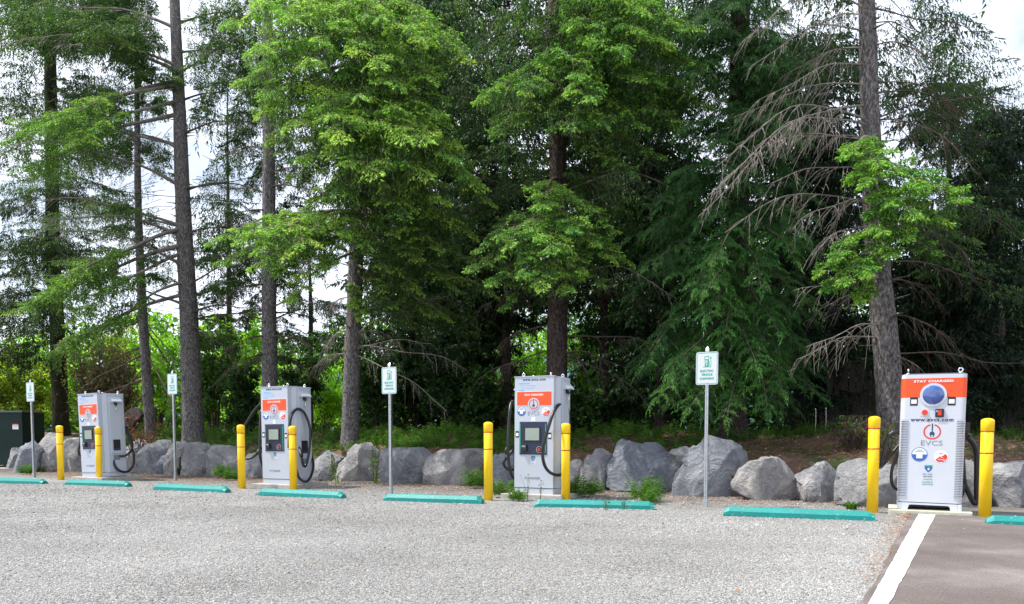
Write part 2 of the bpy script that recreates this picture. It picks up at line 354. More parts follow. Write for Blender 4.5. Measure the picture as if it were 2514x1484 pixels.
_tc = {}
def text_mesh(s, width, height, bold=0.0, spacing=1.0):
    c = bpy.data.curves.new('lettering', 'FONT'); c.body = s; c.align_x = 'CENTER'; c.align_y = 'CENTER'; c.extrude = 0.02; c.offset = bold; c.space_character = spacing; c.resolution_u = 2
    o = bpy.data.objects.new('lettering', c); COL.objects.link(o)
    dg = bpy.context.evaluated_depsgraph_get(); me = bpy.data.meshes.new_from_object(o.evaluated_get(dg))
    bpy.data.objects.remove(o); bpy.data.curves.remove(c)
    n = len(me.vertices); co = np.empty(n * 3, dtype=np.float32); me.vertices.foreach_get('co', co); co = co.reshape(-1, 3)
    mn, mx = co.min(0), co.max(0); ctr = (mn + mx) / 2
    out = np.empty_like(co); out[:, 0] = (co[:, 0] - ctr[0]) * width / (mx[0] - mn[0]); out[:, 2] = (co[:, 1] - ctr[1]) * height / (mx[1] - mn[1]); out[:, 1] = -(co[:, 2] - mn[2]) / 0.04 * 0.0015
    me.vertices.foreach_set('co', out.ravel()); me.update(); return me
def text(s, x, y, z, width, height, m, parent, bold=0.0, spacing=1.0):
    return link('lettering', text_mesh(s, width, height, bold, spacing), m, parent, (x, y, z))

def catmull(pts, n=8):
    P = [Vector(p) for p in pts]; P = [2 * P[0] - P[1]] + P + [2 * P[-1] - P[-2]]; out = []
    for i in range(1, len(P) - 2):
        for k in range(n):
            t = k / n; a, b, c, d = P[i - 1], P[i], P[i + 1], P[i + 2]
            out.append(0.5 * ((2 * b) + (c - a) * t + (2 * a - 5 * b + 4 * c - d) * t * t + (3 * b - a - 3 * c + d) * t ** 3))
    out.append(P[-2]); return out

class Tubes:                                   # many thin limbs gathered into one mesh with numpy
    def __init__(s): s.v = []; s.f = []; s.n = 0
    def add(s, pts, r0, r1, sides=5):
        P = np.asarray([tuple(p) for p in pts], dtype=np.float64); n = len(P)
        D = np.gradient(P, axis=0); D /= (np.linalg.norm(D, axis=1, keepdims=True) + 1e-9)
        ref = np.array([0, 0, 1.0]) if abs(D[0, 2]) < 0.9 else np.array([1.0, 0, 0])
        Uv = np.cross(D, ref); Uv /= (np.linalg.norm(Uv, axis=1, keepdims=True) + 1e-9); Vv = np.cross(D, Uv)
        r = np.linspace(r0, r1, n)[:, None, None]; a = np.arange(sides) * 2 * np.pi / sides
        ring = P[:, None, :] + r * (np.cos(a)[None, :, None] * Uv[:, None, :] + np.sin(a)[None, :, None] * Vv[:, None, :])
        idx = s.n + np.arange(n * sides).reshape(n, sides); nx = np.roll(idx, -1, axis=1)
        s.v.append(ring.reshape(-1, 3)); s.f.append(np.stack([idx[:-1], nx[:-1], nx[1:], idx[1:]], axis=-1).reshape(-1)); s.n += n * sides
    def mesh(s, name): return np_mesh(name, np.concatenate(s.v), np.concatenate(s.f), 4, smooth_=True)
    def ok(s): return s.n > 0

# ------------------------------------------------------------------ the setting: lot, asphalt, bank, hills
def grid_sheet(name, m, s0, s1, t0, t1, ns, nt, hf, kind='structure'):
    S, T = np.meshgrid(np.linspace(s0, s1, ns), np.linspace(t0, t1, nt), indexing='ij')
    Z = hf(S, T); X = ROW0.x + U.x * S + V.x * T; Y = ROW0.y + U.y * S + V.y * T
    v = np.stack([X, Y, Z], -1).reshape(-1, 3); i = np.arange(ns * nt).reshape(ns, nt)
    f = np.stack([i[:-1, :-1], i[1:, :-1], i[1:, 1:], i[:-1, 1:]], -1).reshape(-1)
    return tag(link(name, np_mesh(name, v, f, 4, smooth_=True), m), kind=kind)

b = MB(); b.bm.faces.new([b.bm.verts.new(p) for p in ((-4000, -4000, -0.05), (4000, -4000, -0.05), (4000, 4000, -0.05), (-4000, 4000, -0.05))])
tag(b.build('ground', M['soil']), kind='structure')
def lot_h(S, T):
    w = smooth(-9, -1, T)
    return 0.006 * np.sin(S * 1.7 + T) + 0.008 * np.sin(S * 0.6 - T * 1.3) * (1 - 0.5 * w) + 0.0
grid_sheet('gravel_lot', M['gravel'], -60, 40, -40, 4.2, 300, 170, lot_h)
bank = grid_sheet('planted_bank', M['soil'], -45, 30, 2.0, 60, 400, 240,
    lambda S, T: bank_h(S, T) + 0.03 * np.sin(S * 5.1 + T * 3) * np.sin(T * 4.7 - S) * smooth(2.3, 3, T) - 0.0)

# asphalt bay on the right, with the white line along its edge
e0, e1 = gp(2236, 1264), gp(2130, 1484)
dirl = (e0 - e1).normalized(); e1 = e1 - dirl * 12
nrm = Vector((dirl.y, -dirl.x, 0))
N = 60; L, Rr = [], []
for i in range(N + 1):
    p = e1.lerp(e0, i / N); w = 0.05 * (mnoise.noise(Vector((i * 0.9, 2.2, 0))) + 0.6 * mnoise.noise(Vector((i * 2.9, 7.2, 0))))
    L.append(Vector((p.x, p.y, 0.022)) + nrm * w); Rr.append(Vector((p.x, p.y, 0.022)) + nrm * 14)
b = MB(); bm = b.bm; A = [bm.verts.new(p) for p in L]; Bv = [bm.verts.new(p) for p in Rr]
for i in range(N): bm.faces.new((A[i], Bv[i], Bv[i + 1], A[i + 1]))
sk = [bm.verts.new(v.co + Vector((-nrm.x * 0.05, -nrm.y * 0.05, -0.04))) for v in A]
for i in range(N): bm.faces.new((sk[i], A[i], A[i + 1], sk[i + 1]))
bmesh.ops.recalc_face_normals(bm, faces=bm.faces)
tag(b.build('asphalt_bay', M['asphalt']), kind='structure')
p0, p1 = gp(2276, 1264, 0.022), gp(2157, 1484, 0.022); d = (p0 - p1).normalized(); L0 = (p0 - p1).length; p1 = p1 - d * 10; nn = Vector((d.y, -d.x, 0)); hw = 0.064
b = MB(); bm = b.bm; prev = None
for i in range(141):
    p = p1.lerp(p0, i / 140); hw = 0.052 + 0.040 * max(0, ((p0 - p1).length * i / 140 - 10) / L0); j1 = 0.011 * mnoise.noise(Vector((i * 1.9, 0, 3))); j2 = 0.011 * mnoise.noise(Vector((i * 2.3, 5, 0)))
    q = (bm.verts.new(Vector((p.x, p.y, 0.0265)) - nn * (hw + j1)), bm.verts.new(Vector((p.x, p.y, 0.0265)) + nn * (hw + j2)))
    if prev: bm.faces.new((prev[0], prev[1], q[1], q[0]))
    prev = q
tag(b.build('painted_line', M['line']), kind='structure')

# distant wooded ridge, its blue haze put into the forest colour
S = np.linspace(-2600, 2600, 160); hh = 150 + 60 * np.sin(S / 420 + 1.9) + 35 * np.sin(S / 170) + 10 * np.sin(S / 40) + 5 * np.sin(S / 17)
v = []; 
for k, (yy, ff) in enumerate(((1500, 0.0), (1750, 0.55), (2050, 1.0), (2600, 0.7))):
    v.append(np.stack([S, np.full_like(S, yy) + 60 * np.sin(S / 300), hh * ff - 2 * (ff == 0)], -1))
v = np.stack(v); i = np.arange(v.shape[0] * 160).reshape(v.shape[0], 160)
hm = mat('hazed_forest', (0.055, 0.13, 0.19), 0.95, var=0.25, vscale=0.03)
tag(link('hills', np_mesh('hills', v.reshape(-1, 3), np.stack([i[:-1, :-1], i[:-1, 1:], i[1:, 1:], i[1:, :-1]], -1).reshape(-1), 4, smooth_=True), hm), kind='structure')

# ------------------------------------------------------------------ gravel stones, litter
def stones(name, P, sz, label, m):          # crushed stones: one point each, turned and squashed icospheres set on them by geometry nodes
    n = len(P); me = bpy.data.meshes.new(name); me.vertices.add(n); P = P + np.stack([0 * sz, 0 * sz, sz * .15], -1); me.vertices.foreach_set('co', P.astype(np.float32).ravel())
    def att(nm, ty, arr, key='vector'): a = me.attributes.new(nm, ty, 'POINT'); a.data.foreach_set(key, arr.astype(np.float32).ravel())
    att('size', 'FLOAT_VECTOR', np.stack([sz * rng.uniform(.7, 1.15, n), sz * rng.uniform(.5, .9, n), sz * rng.uniform(.32, .7, n)], -1))
    att('turn', 'FLOAT_VECTOR', np.stack([rng.normal(0, .35, n), rng.normal(0, .35, n), rng.uniform(0, 6.28, n)], -1))
    g = (rng.normal(0.295, 0.055, n) * (1 + .12 * np.sin(P[:, 0] * .9 + 2 * np.sin(P[:, 1] * .7)) + .07 * np.sin(P[:, 0] * 2.3 - P[:, 1] * 1.9) + .05 * np.sin(P[:, 1] * 5.1 + P[:, 0]))).clip(0.07, 0.62); wm = rng.normal(0, 0.010, n)
    att('tint', 'FLOAT_COLOR', np.stack([g + wm + .010, g + .003, g - wm - .008, np.ones(n)], -1).clip(0.03, 1), 'color')
    ng = bpy.data.node_groups.new('gravel_scatter', 'GeometryNodeTree'); ng.interface.new_socket('Geometry', in_out='INPUT', socket_type='NodeSocketGeometry'); ng.interface.new_socket('Geometry', in_out='OUTPUT', socket_type='NodeSocketGeometry')
    N, L = ng.nodes, ng.links; gi, go = N.new('NodeGroupInput'), N.new('NodeGroupOutput'); ico = N.new('GeometryNodeMeshIcoSphere'); ico.inputs['Subdivisions'].default_value = 1; ico.inputs['Radius'].default_value = 1.0
    fs = N.new('GeometryNodeSetShadeSmooth'); fs.inputs['Shade Smooth'].default_value = False; sp = N.new('GeometryNodeSetMaterial'); sp.inputs['Material'].default_value = m
    iop = N.new('GeometryNodeInstanceOnPoints'); a1, a2 = N.new('GeometryNodeInputNamedAttribute'), N.new('GeometryNodeInputNamedAttribute')
    for a, nm in ((a1, 'size'), (a2, 'turn')): a.data_type = 'FLOAT_VECTOR'; a.inputs['Name'].default_value = nm
    L.new(ico.outputs['Mesh'], fs.inputs['Geometry']); L.new(fs.outputs[0], sp.inputs['Geometry']); L.new(sp.outputs[0], iop.inputs['Instance']); L.new(gi.outputs[0], iop.inputs['Points'])
    L.new(a1.outputs['Attribute'], iop.inputs['Scale']); L.new(a2.outputs['Attribute'], iop.inputs['Rotation']); L.new(iop.outputs[0], go.inputs[0])
    o = link(name, me, m); mod = o.modifiers.new('scatter', 'NODES'); mod.node_group = ng
    return tag(o, label, None, None, 'stuff')
sm = bpy.data.materials.new('gravel_stone'); sm.use_nodes = True
a_ = sm.node_tree.nodes.new('ShaderNodeAttribute'); a_.attribute_name = 'tint'; a_.attribute_type = 'INSTANCER'; sm.node_tree.links.new(a_.outputs['Color'], sm.node_tree.nodes['Principled BSDF'].inputs['Base Color']); sm.node_tree.nodes['Principled BSDF'].inputs['Roughness'].default_value = 0.85
def left_of_asphalt(X, Y, m=0.02):
    return (X - e0.x) * nrm.x + (Y - e0.y) * nrm.y < -m
def gravel_points(y0, y1, dens):
    wmax = 0.72 * y1 * 1.06; n = int((y1 - y0) * 2 * wmax * dens)
    Y = rng.uniform(y0, y1, n); X = rng.uniform(-wmax, wmax, n); k = (np.abs(X) < 0.72 * Y + 0.4) & left_of_asphalt(X, Y)
    T = (X - ROW0.x) * V.x + (Y - ROW0.y) * V.y; k &= T < 2.0
    return X[k], Y[k]
Xs, Ys, Ss = [], [], []
for y0, y1, dens, s0, s1 in ((3.9, 5.4, 4600, .0035, .009), (5.4, 7.4, 3000, .004, .010), (7.4, 10.5, 1300, .005, .013), (10.5, 16, 300, .008, .017)):
    X, Y = gravel_points(y0, y1, dens); Xs.append(X); Ys.append(Y); Ss.append(rng.uniform(s0, s1, len(X)) * np.where(rng.random(len(X)) < 0.03, 1.7, 1))
X, Y, sz = map(np.concatenate, (Xs, Ys, Ss)); S_ = (X - ROW0.x) * U.x + (Y - ROW0.y) * U.y; T_ = (X - ROW0.x) * V.x + (Y - ROW0.y) * V.y
stones('gravel_stones', np.stack([X, Y, lot_h(S_, T_)], -1), sz, 'loose grey crushed stones strewn over the gravel lot', sm)

def chips(name, P, L, Wd, T, label, m, lift=0.012):   # thin needles and leaf scraps lying about
    n = len(P); a = rng.uniform(0, 2 * np.pi, n); dx, dy = np.cos(a), np.sin(a); t = rng.uniform(-0.35, 0.35, n)
    d = np.stack([dx, dy, t], -1) * L[:, None] / 2; w = np.stack([-dy, dx, rng.uniform(-.4, .4, n)], -1) * Wd[:, None] / 2; c = P + np.array([0, 0, lift])
    v = np.stack([c - d, c + w, c + d, c - w], 1).reshape(-1, 3)
    return tag(link(name, np_mesh(name, v, np.arange(n * 4), 4, tint=np.repeat(T, 4, axis=0)), m), label, None, None, 'stuff')
def pal(n, cols, jit=0.25):
    c = np.array(cols)[rng.integers(0, len(cols), n)]; return c * rng.uniform(1 - jit, 1 + jit, (n, 1))
def world(S, T, Z): return np.stack([ROW0.x + U.x * S + V.x * T, ROW0.y + U.y * S + V.y * T, Z], -1)
n = 26000; S = rng.uniform(-17, 10, n); T = 2.35 + rng.gamma(2.0, 0.9, n)
chips('bank_litter', world(S, T, bank_h(S, T) + 0.01), rng.uniform(.04, .16, n), rng.uniform(.006, .022, n), pal(n, [(.28, .15, .09), (.38, .23, .13), (.16, .08, .05), (.52, .40, .25), (.34, .14, .07)]), 'brown needle and twig litter on the planted bank', M['litter'])
n = 9000; S = rng.uniform(-15, 8, n); T = rng.uniform(-0.3, 2.3, n); k = rng.random(n) < 0.25 + 0.75 * (T > 0.6)
k &= left_of_asphalt(*world(S, T, 0 * S)[:, :2].T)
S, T = S[k], T[k]; n = len(S)
chips('strip_litter', world(S, T, lot_h(S, T) + 0.008), rng.uniform(.03, .09, n), rng.uniform(.006, .018, n), pal(n, [(.30, .13, .07), (.45, .18, .09), (.16, .09, .06), (.38, .26, .16)]), 'brown and orange needle litter between the wheel stops and boulders', M['litter'])
n = 700; tt = rng.random(n) ** 1.7; q = np.array([[*(e0.lerp(e0 - dirl * 5.2, x))] for x in tt]); off = -np.abs(rng.normal(0, 0.09, n)) - 0.0
q[:, 0] += nrm.x * off + dirl.x * 0; q[:, 1] += nrm.y * off; q[:, 2] = 0.012
chips('edge_litter', q, rng.uniform(.02, .06, n), rng.uniform(.005, .014, n), pal(n, [(.42, .17, .08), (.30, .16, .10), (.40, .26, .18), (.28,.2,.15)]), 'rusty needles gathered along the asphalt edge', M['litter'])
n = 1500; X = rng.uniform(2.3, 9, n); Y = rng.uniform(4.5, 9.2, n) ; k = ~left_of_asphalt(X, Y, -0.2) & (rng.random(n) < ((Y - 4) / 5.5) ** 2); X, Y = X[k], Y[k]; n = len(X)
chips('asphalt_litter', np.stack([X, Y, np.full(n, 0.026)], -1), rng.uniform(.012, .04, n), rng.uniform(.004, .01, n), pal(n, [(.42, .22, .12), (.32, .27, .22), (.5, .42, .34)]), 'scattered needles and grit on the brown asphalt', M['litter'])

n = 260; X = rng.uniform(-8, 5, n); Y = rng.uniform(4.2, 13, n); k = left_of_asphalt(X, Y, .3) & (np.abs(X) < .75 * Y) & (((X - ROW0.x) * V.x + (Y - ROW0.y) * V.y) < 0); X, Y = X[k], Y[k]; n = len(X)
chips('lot_litter', np.stack([X, Y, np.full(n, 0.018)], -1), rng.uniform(.03, .085, n), rng.uniform(.008, .03, n), pal(n, [(.30, .16, .09), (.10, .07, .05), (.06, .05, .045), (.42, .28, .18), (.14, .18, .06)]), 'stray leaves and twigs on the gravel lot', M['litter'])
# ------------------------------------------------------------------ boulders
def boulder(poly, label, seed, ox=0.27495, oy=853.3, bx=0.0, depth=0.42, zbot=None, rough=0.035, name='boulder', cat='boulder', group='boulders edging the planted bank', m='rock', Z=None):
    P = [(x * ox + bx, y * oy_s + oy) for (x, y) in poly for oy_s in (ox,)]
    ybot = max(p[1] for p in P); cx = sum(p[0] for p in P) / len(P)
    g = gp(cx, ybot) if Z is None else at(cx, ybot, Z)
    Y = g.y; a_r = (g.x - 0.0) / g.y; tmax = 2.45
    if Z is None and to_rc(g)[1] > tmax: Y = (tmax + ROW0.y * V.y) / (a_r * V.x + V.y)
    W3 = [at(x, y, Y) for x, y in P]
    if Z is None:
        zm = min(p.z for p in W3)
        for p in W3:
            if p.z < zm + 0.16: p.z -= zm + 0.04
    zc = sum(p.z for p in W3) / len(W3); xc = sum(p.x for p in W3) / len(W3)
    # resample outline as radius over angle (star shaped)
    poly2 = [(p.x - xc, p.z - zc) for p in W3]
    nth, nph = 60, 26
    def rad(th):
        c, s_ = math.cos(th), math.sin(th); best = 0
        for i in range(len(poly2)):
            (x1, z1), (x2, z2) = poly2[i], poly2[(i + 1) % len(poly2)]
            den = c * (z2 - z1) - s_ * (x2 - x1)
            if abs(den) < 1e-9: continue
            r_ = (x1 * (z2 - z1) - z1 * (x2 - x1)) / den; u_ = (x1 * s_ - z1 * c) / den
            if r_ > 0 and -1e-6 <= u_ <= 1 + 1e-6: best = max(best, r_)
        return best if best > 0 else 0.3
    rr = [rad(2 * math.pi * i / nth) for i in range(nth)]
    wid = max(p[0] for p in poly2) - min(p[0] for p in poly2); dep = depth * max(wid, 0.5)
    rs = random.Random(seed)
    planes = []
    for k in range(13):
        nx, nz = rs.uniform(-1.0, 1.0), rs.uniform(-0.3, 1.1); nv = Vector((nx, -1.0 if k < 10 else 1.0, nz)).normalized()
        planes.append((nv, rs.uniform(0.58, 0.86)))
    verts = []
    for j in range(nph + 1):
        ph = -math.pi / 2 + math.pi * j / nph; c = 1.12 * max(0.0, math.cos(ph)) ** 0.28; s_ = math.copysign(abs(math.sin(ph)) ** 0.8, math.sin(ph))
        for i in range(nth):
            th = 2 * math.pi * i / nth; verts.append(Vector((rr[i] * c * math.cos(th), dep * s_, rr[i] * c * math.sin(th))))
    off = Vector((seed * 3.1, seed * 1.7, 0)); ks = 2.4 / max(.6, wid)
    for v in verts:
        if v.length < 1e-6: continue
        f = v * 1.0; (f1, f2, _a, _b), pts_ = mnoise.voronoi((f + off) * ks); cell = pts_[0]
        hh_ = math.sin(cell.x * 91.7 + cell.y * 47.3 + cell.z * 13.1); h2_ = math.sin(cell.x * 17.7 + cell.y * 87.3 + cell.z * 53.1); loc = (f + off) * ks - cell
        v += v.normalized() * (0.018 * hh_ + 0.05 * (loc.x * hh_ + loc.z * h2_) - 0.018 * math.exp(-(f2 - f1) / .05) + mnoise.noise(f * 2.6 + off) * rough)
    for nv, q in planes:
        sup = max(v.dot(nv) for v in verts); dl = sup * q
        for v in verts:
            e = v.dot(nv) - dl
            if e > 0: v -= nv * (e * 0.97)
    for v in verts:
        f = v + off; v += v.normalized() * (mnoise.noise(f * 6) * .010 + mnoise.noise(f * 15) * .007 + mnoise.noise(f * 34) * .004) if v.length > 0 else v
    faces = []
    for j in range(nph):
        for i in range(nth):
            a, b_ = j * nth + i, j * nth + (i + 1) % nth; faces += [a, b_, b_ + nth, a + nth]
    me = np_mesh(name, np.array([v[:] for v in verts]), np.array(faces), 4, smooth_=True)
    me.validate()
    o = link(name, me, M[m], None, (xc, Y + dep * 0.6, zc)); tag(o, label, cat, group)
    mod = o.modifiers.new('edges', 'EDGE_SPLIT'); mod.split_angle = R(38)
    return o
Z1, Z2, Z3, Z4 = 0.0, 519.4, 1038.8, 1558.2
rocks = [
 (Z1, [(60,905),(135,893),(150,950),(130,1090),(60,1095),(45,1060)], 'small upright boulder at the corner of the green utility box'),
 (Z1, [(95,1090),(130,900),(240,850),(320,790),(335,900),(300,1100),(180,1120)], 'slanting grey boulder directly behind the leftmost sign post'),
 (Z1, [(250,1100),(245,930),(320,800),(400,752),(480,745),(512,790),(515,1070),(450,1115),(330,1115)], 'tall grey boulder between the leftmost sign and leftmost bollard'),
 (Z1, [(460,1000),(470,880),(590,825),(720,815),(735,900),(735,1100),(600,1115),(470,1080)], 'rounded grey boulder between the leftmost bollard and the first charger'),
 (Z1, [(1090,850),(1230,835),(1335,850),(1270,960),(1225,1060),(1205,1105),(1090,1100)], 'boulder touching the right side of the first charger, behind its cable'),
 (Z1, [(1220,1000),(1235,930),(1300,870),(1380,838),(1450,845),(1495,900),(1450,965),(1330,1005),(1250,1020)], 'pale cream faced boulder lying on top of another right of the first charger'),
 (Z1, [(1225,1110),(1225,1030),(1350,985),(1490,960),(1560,1000),(1550,1100),(1380,1125)], 'dark low boulder underneath the pale cream faced one'),
 (Z1, [(1440,1010),(1485,860),(1560,842),(1665,855),(1640,920),(1600,990),(1560,1080),(1460,1090)], 'grey boulder right behind the second sign post'),
 (Z1, [(1585,1040),(1600,970),(1655,880),(1730,870),(1842,888),(1845,960),(1812,1075),(1700,1075),(1600,1070)], 'grey boulder with light slanted top, just right of the second sign post'),
 (Z2, [(-75,1115),(-50,960),(-10,893),(100,892),(220,902),(245,960),(245,1080),(120,1115),(0,1125)], 'broad flat topped boulder left of the third bollard'),
 (Z2, [(250,1110),(290,965),(350,952),(450,948),(470,1100),(380,1135)], 'boulder between the third bollard and the second charger'),
 (Z2, [(860,1180),(870,935),(960,930),(1060,955),(1140,1000),(1110,1060),(1085,1185),(950,1190)], 'low boulder right of the second charger, beside a hanging vine'),
 (Z2, [(1100,1185),(1130,1040),(1200,960),(1270,890),(1350,858),(1410,868),(1452,930),(1465,1110),(1385,1185),(1200,1195)], 'peaked light grey boulder left of the third sign post'),
 (Z2, [(1490,1190),(1498,912),(1600,920),(1750,915),(1885,905),(1948,960),(1905,1080),(1905,1185),(1700,1205)], 'wide square boulder directly behind the third sign post'),
 (Z3, [(15,1190),(18,1090),(60,972),(180,930),(300,922),(540,925),(560,1000),(560,1200),(400,1210),(120,1215)], 'long dark boulder with yellow lichen left of the fifth bollard'),
 (Z3, [(600,1240),(600,1000),(700,958),(810,935),(860,1000),(850,1230),(700,1245)], 'dark boulder hidden between the fifth bollard and the third charger'),
 (Z3, [(1290,1200),(1290,995),(1380,1005),(1475,1030),(1475,1120),(1425,1205),(1350,1210)], 'low mossy boulder right of the third charger'),
 (Z3, [(1405,1220),(1440,1100),(1470,1010),(1560,930),(1640,930),(1742,968),(1722,1080),(1692,1215),(1590,1275),(1480,1265)], 'blue grey boulder with a white spot on its top'),
 (Z4, [(-185,1250),(-172,1100),(-130,960),(-92,852),(-40,838),(20,862),(60,875),(210,868),(300,940),(400,990),(478,1040),(470,1110),(430,1200),(370,1290),(200,1295),(0,1260)], 'very broad boulder with cracked face left of the fourth sign'),
 (Z4, [(405,1300),(440,1180),(480,1090),(560,920),(640,880),(690,798),(820,830),(960,890),(1035,940),(1042,1030),(985,1180),(965,1300),(800,1335),(560,1315)], 'largest pointed boulder directly behind the fourth sign post'),
 (Z4, [(965,1280),(960,1220),(1000,1100),(1080,1030),(1230,1000),(1350,1030),(1440,1130),(1490,1190),(1460,1320),(1300,1375),(1080,1345)], 'rounded boulder right of the largest pointed one'),
 (Z4, [(1500,1140),(1580,1090),(1700,1040),(1830,1018),(1895,1070),(1892,1160),(1835,1375),(1700,1385),(1560,1345),(1510,1220)], 'boulder with a white mineral face and a fern at its foot'),
]
for i, (bx, poly, lab) in enumerate(rocks): boulder(poly, lab, i + 1, bx=bx)
k5 = 0.30004
boulder([(125,1260),(138,1100),(170,990),(240,948),(320,935),(440,940),(600,960),(620,1290),(400,1310),(200,1285)], 'blue grey boulder behind the seventh bollard and the orange topped charger', 40, ox=k5, bx=2040.5)
boulder([(990,1310),(990,945),(1100,930),(1210,935),(1340,1050),(1350,1310)], 'boulder behind the cables right of the orange topped charger', 41, ox=k5, bx=2040.5)
boulder([(1345,1080),(1400,1010),(1480,985),(1578,965),(1700,955),(1820,1000),(1820,1300),(1550,1315),(1440,1300),(1385,1200)], 'rightmost boulder, right of the last yellow bollard', 42, ox=k5, bx=2040.5)
boulder([(1100,610),(1115,555),(1150,535),(1210,550),(1250,600),(1230,660),(1180,700),(1110,700)], 'dark brown rock up on the bank right of the first charger', 43, bx=0, Z=20.5, m='bark_brown', name='dark_rock', cat='rock', group='')
boulder([(300,930),(420,905),(540,900),(570,960),(500,1040),(430,1050),(350,960)], 'small pile rock behind the gap left of the largest boulder', 44, bx=Z4, Z=12.9)
for k in range(9):
    s_ = rng.uniform(-13, 7); t_ = rng.uniform(1.5, 2.2); pass

# ------------------------------------------------------------------ wheel stops
def wheel_stop(xl, yl, xr, yr, label, cut=None):
    a, b_ = gp(xl, yl), gp(xr, yr) if cut is None else gp(xl, yl) + cut
    d = b_ - a; d.z = 0; Ld = d.length; yaw = math.atan2(d.y, d.x); Wd, H = 0.155, 0.112
    b = MB(); bm = b.bm; prof = [(0, 0), (0.003, 0.058), (0.042, H), (Wd - 0.042, H), (Wd - 0.003, 0.058), (Wd, 0)]
    xs = [0, 0.07] + [0.07 + (Ld - 0.14) * k / 12 for k in range(1, 12)] + [Ld - 0.07, Ld]
    rings = []
    for k, x in enumerate(xs):
        f = 0.60 if k in (0, len(xs) - 1) else 1.0; ins = 0.0
        rings.append([bm.verts.new((x if z < 0.01 else x, Wd / 2 + (y - Wd / 2) * (1 if z < 0.02 else 0.93 + 0.07 * f), z * f + 0.0015 * mnoise.noise(Vector((x * 4, y * 9, xl))))) for y, z in prof])
    for r0, r1 in zip(rings, rings[1:]):
        for j in range(5): bm.faces.new((r0[j], r1[j], r1[j + 1], r0[j + 1]))
    bm.faces.new(rings[0]); bm.faces.new(rings[-1][::-1]); bmesh.ops.recalc_face_normals(bm, faces=bm.faces)
    t = thing('wheel_stop', label, 'wheel stop', (a.x, a.y, 0.0), yaw, 'teal wheel stops in a row')
    o = b.build('concrete_block', M['teal'], t)
    for x in (0.28, Ld - 0.28): MB().lathe([(0.013, H - 0.002), (0.013, H + 0.004), (0.006, H + 0.006)], 10, x, Wd / 2).build('anchor_pin', M['steel'], t)
    return t
wheel_stop(-150, 1183, 102, 1190, 'teal wheel stop at the left edge, in front of the leftmost sign', )
wheel_stop(157, 1192, 310, 1196, 'teal wheel stop in front of the first charger from the left')
wheel_stop(375, 1203, 551, 1211, 'teal wheel stop in front of the second sign post')
wheel_stop(633, 1216, 836, 1226, 'teal wheel stop in front of the second charger')
wheel_stop(940, 1231, 1181, 1238, 'teal wheel stop in front of the third sign post')
wheel_stop(1311, 1247, 1606, 1253, 'teal wheel stop in front of the third charger, small weeds at its face')
wheel_stop(1775, 1266, 2149, 1281, 'teal wheel stop right of the fourth sign post')
wheel_stop(2423, 1291, 2514, 1299, 'teal wheel stop cut by the right edge, on the brown asphalt', cut=Vector((1.63, -0.72, 0)))

# ------------------------------------------------------------------ bollards
def bollard(x, ybot, xt, ytop, label, wpx):
    g = gp(x, ybot); top = at(xt, ytop, g.y); H = top.z; r = 0.069
    t = thing('bollard', label, 'bollard', (g.x, g.y, 0), 0.0, 'yellow bollards in pairs round the chargers', tilt=(0, 0))
    MB().lathe([(r, -0.02), (r * 1.0, H - 0.16), (r - 0.003, H - 0.158)], 32).build('sleeve', M['yellow'], t)
    prof = [(r, H - 0.155), (r + 0.003, H - 0.152), (r + 0.004, H - 0.035)] + [((r + 0.004) * math.cos(a), H - 0.035 + 0.035 * math.sin(a)) for a in [R(d) for d in (15, 35, 55, 75, 87)]]
    MB().lathe(prof, 32).build('cap', M['yellow'], t)
    for z in (H - 0.162, H - 0.425): MB().lathe([(r - 0.002, z - 0.009), (r + 0.0025, z - 0.007), (r + 0.0025, z + 0.007), (r - 0.002, z + 0.009)], 32).build('reflective_band', M['band'], t)
bl = [(150, 1178, 148.5, 1045, 'leftmost yellow bollard, left of the first charger'), (245, 1181, 243.5, 1048, 'yellow bollard in front of the first charger'),
 (594, 1200, 592.5, 1043, 'yellow bollard just left of the second charger'), (720.5, 1205, 719, 1046, 'yellow bollard in front of the right side of the second charger'),
 (1199, 1229, 1199.5, 1036, 'yellow bollard left of the third charger, standing clear of it'), (1388.5, 1229, 1391, 1039, 'yellow bollard before the right corner of the third charger'),
 (2141, 1260, 2149.5, 1022, 'yellow bollard left of the orange topped charger'), (2417, 1273, 2427, 1027, 'rightmost yellow bollard, right of the orange topped charger')]
for q in bl: bollard(*q, 0)

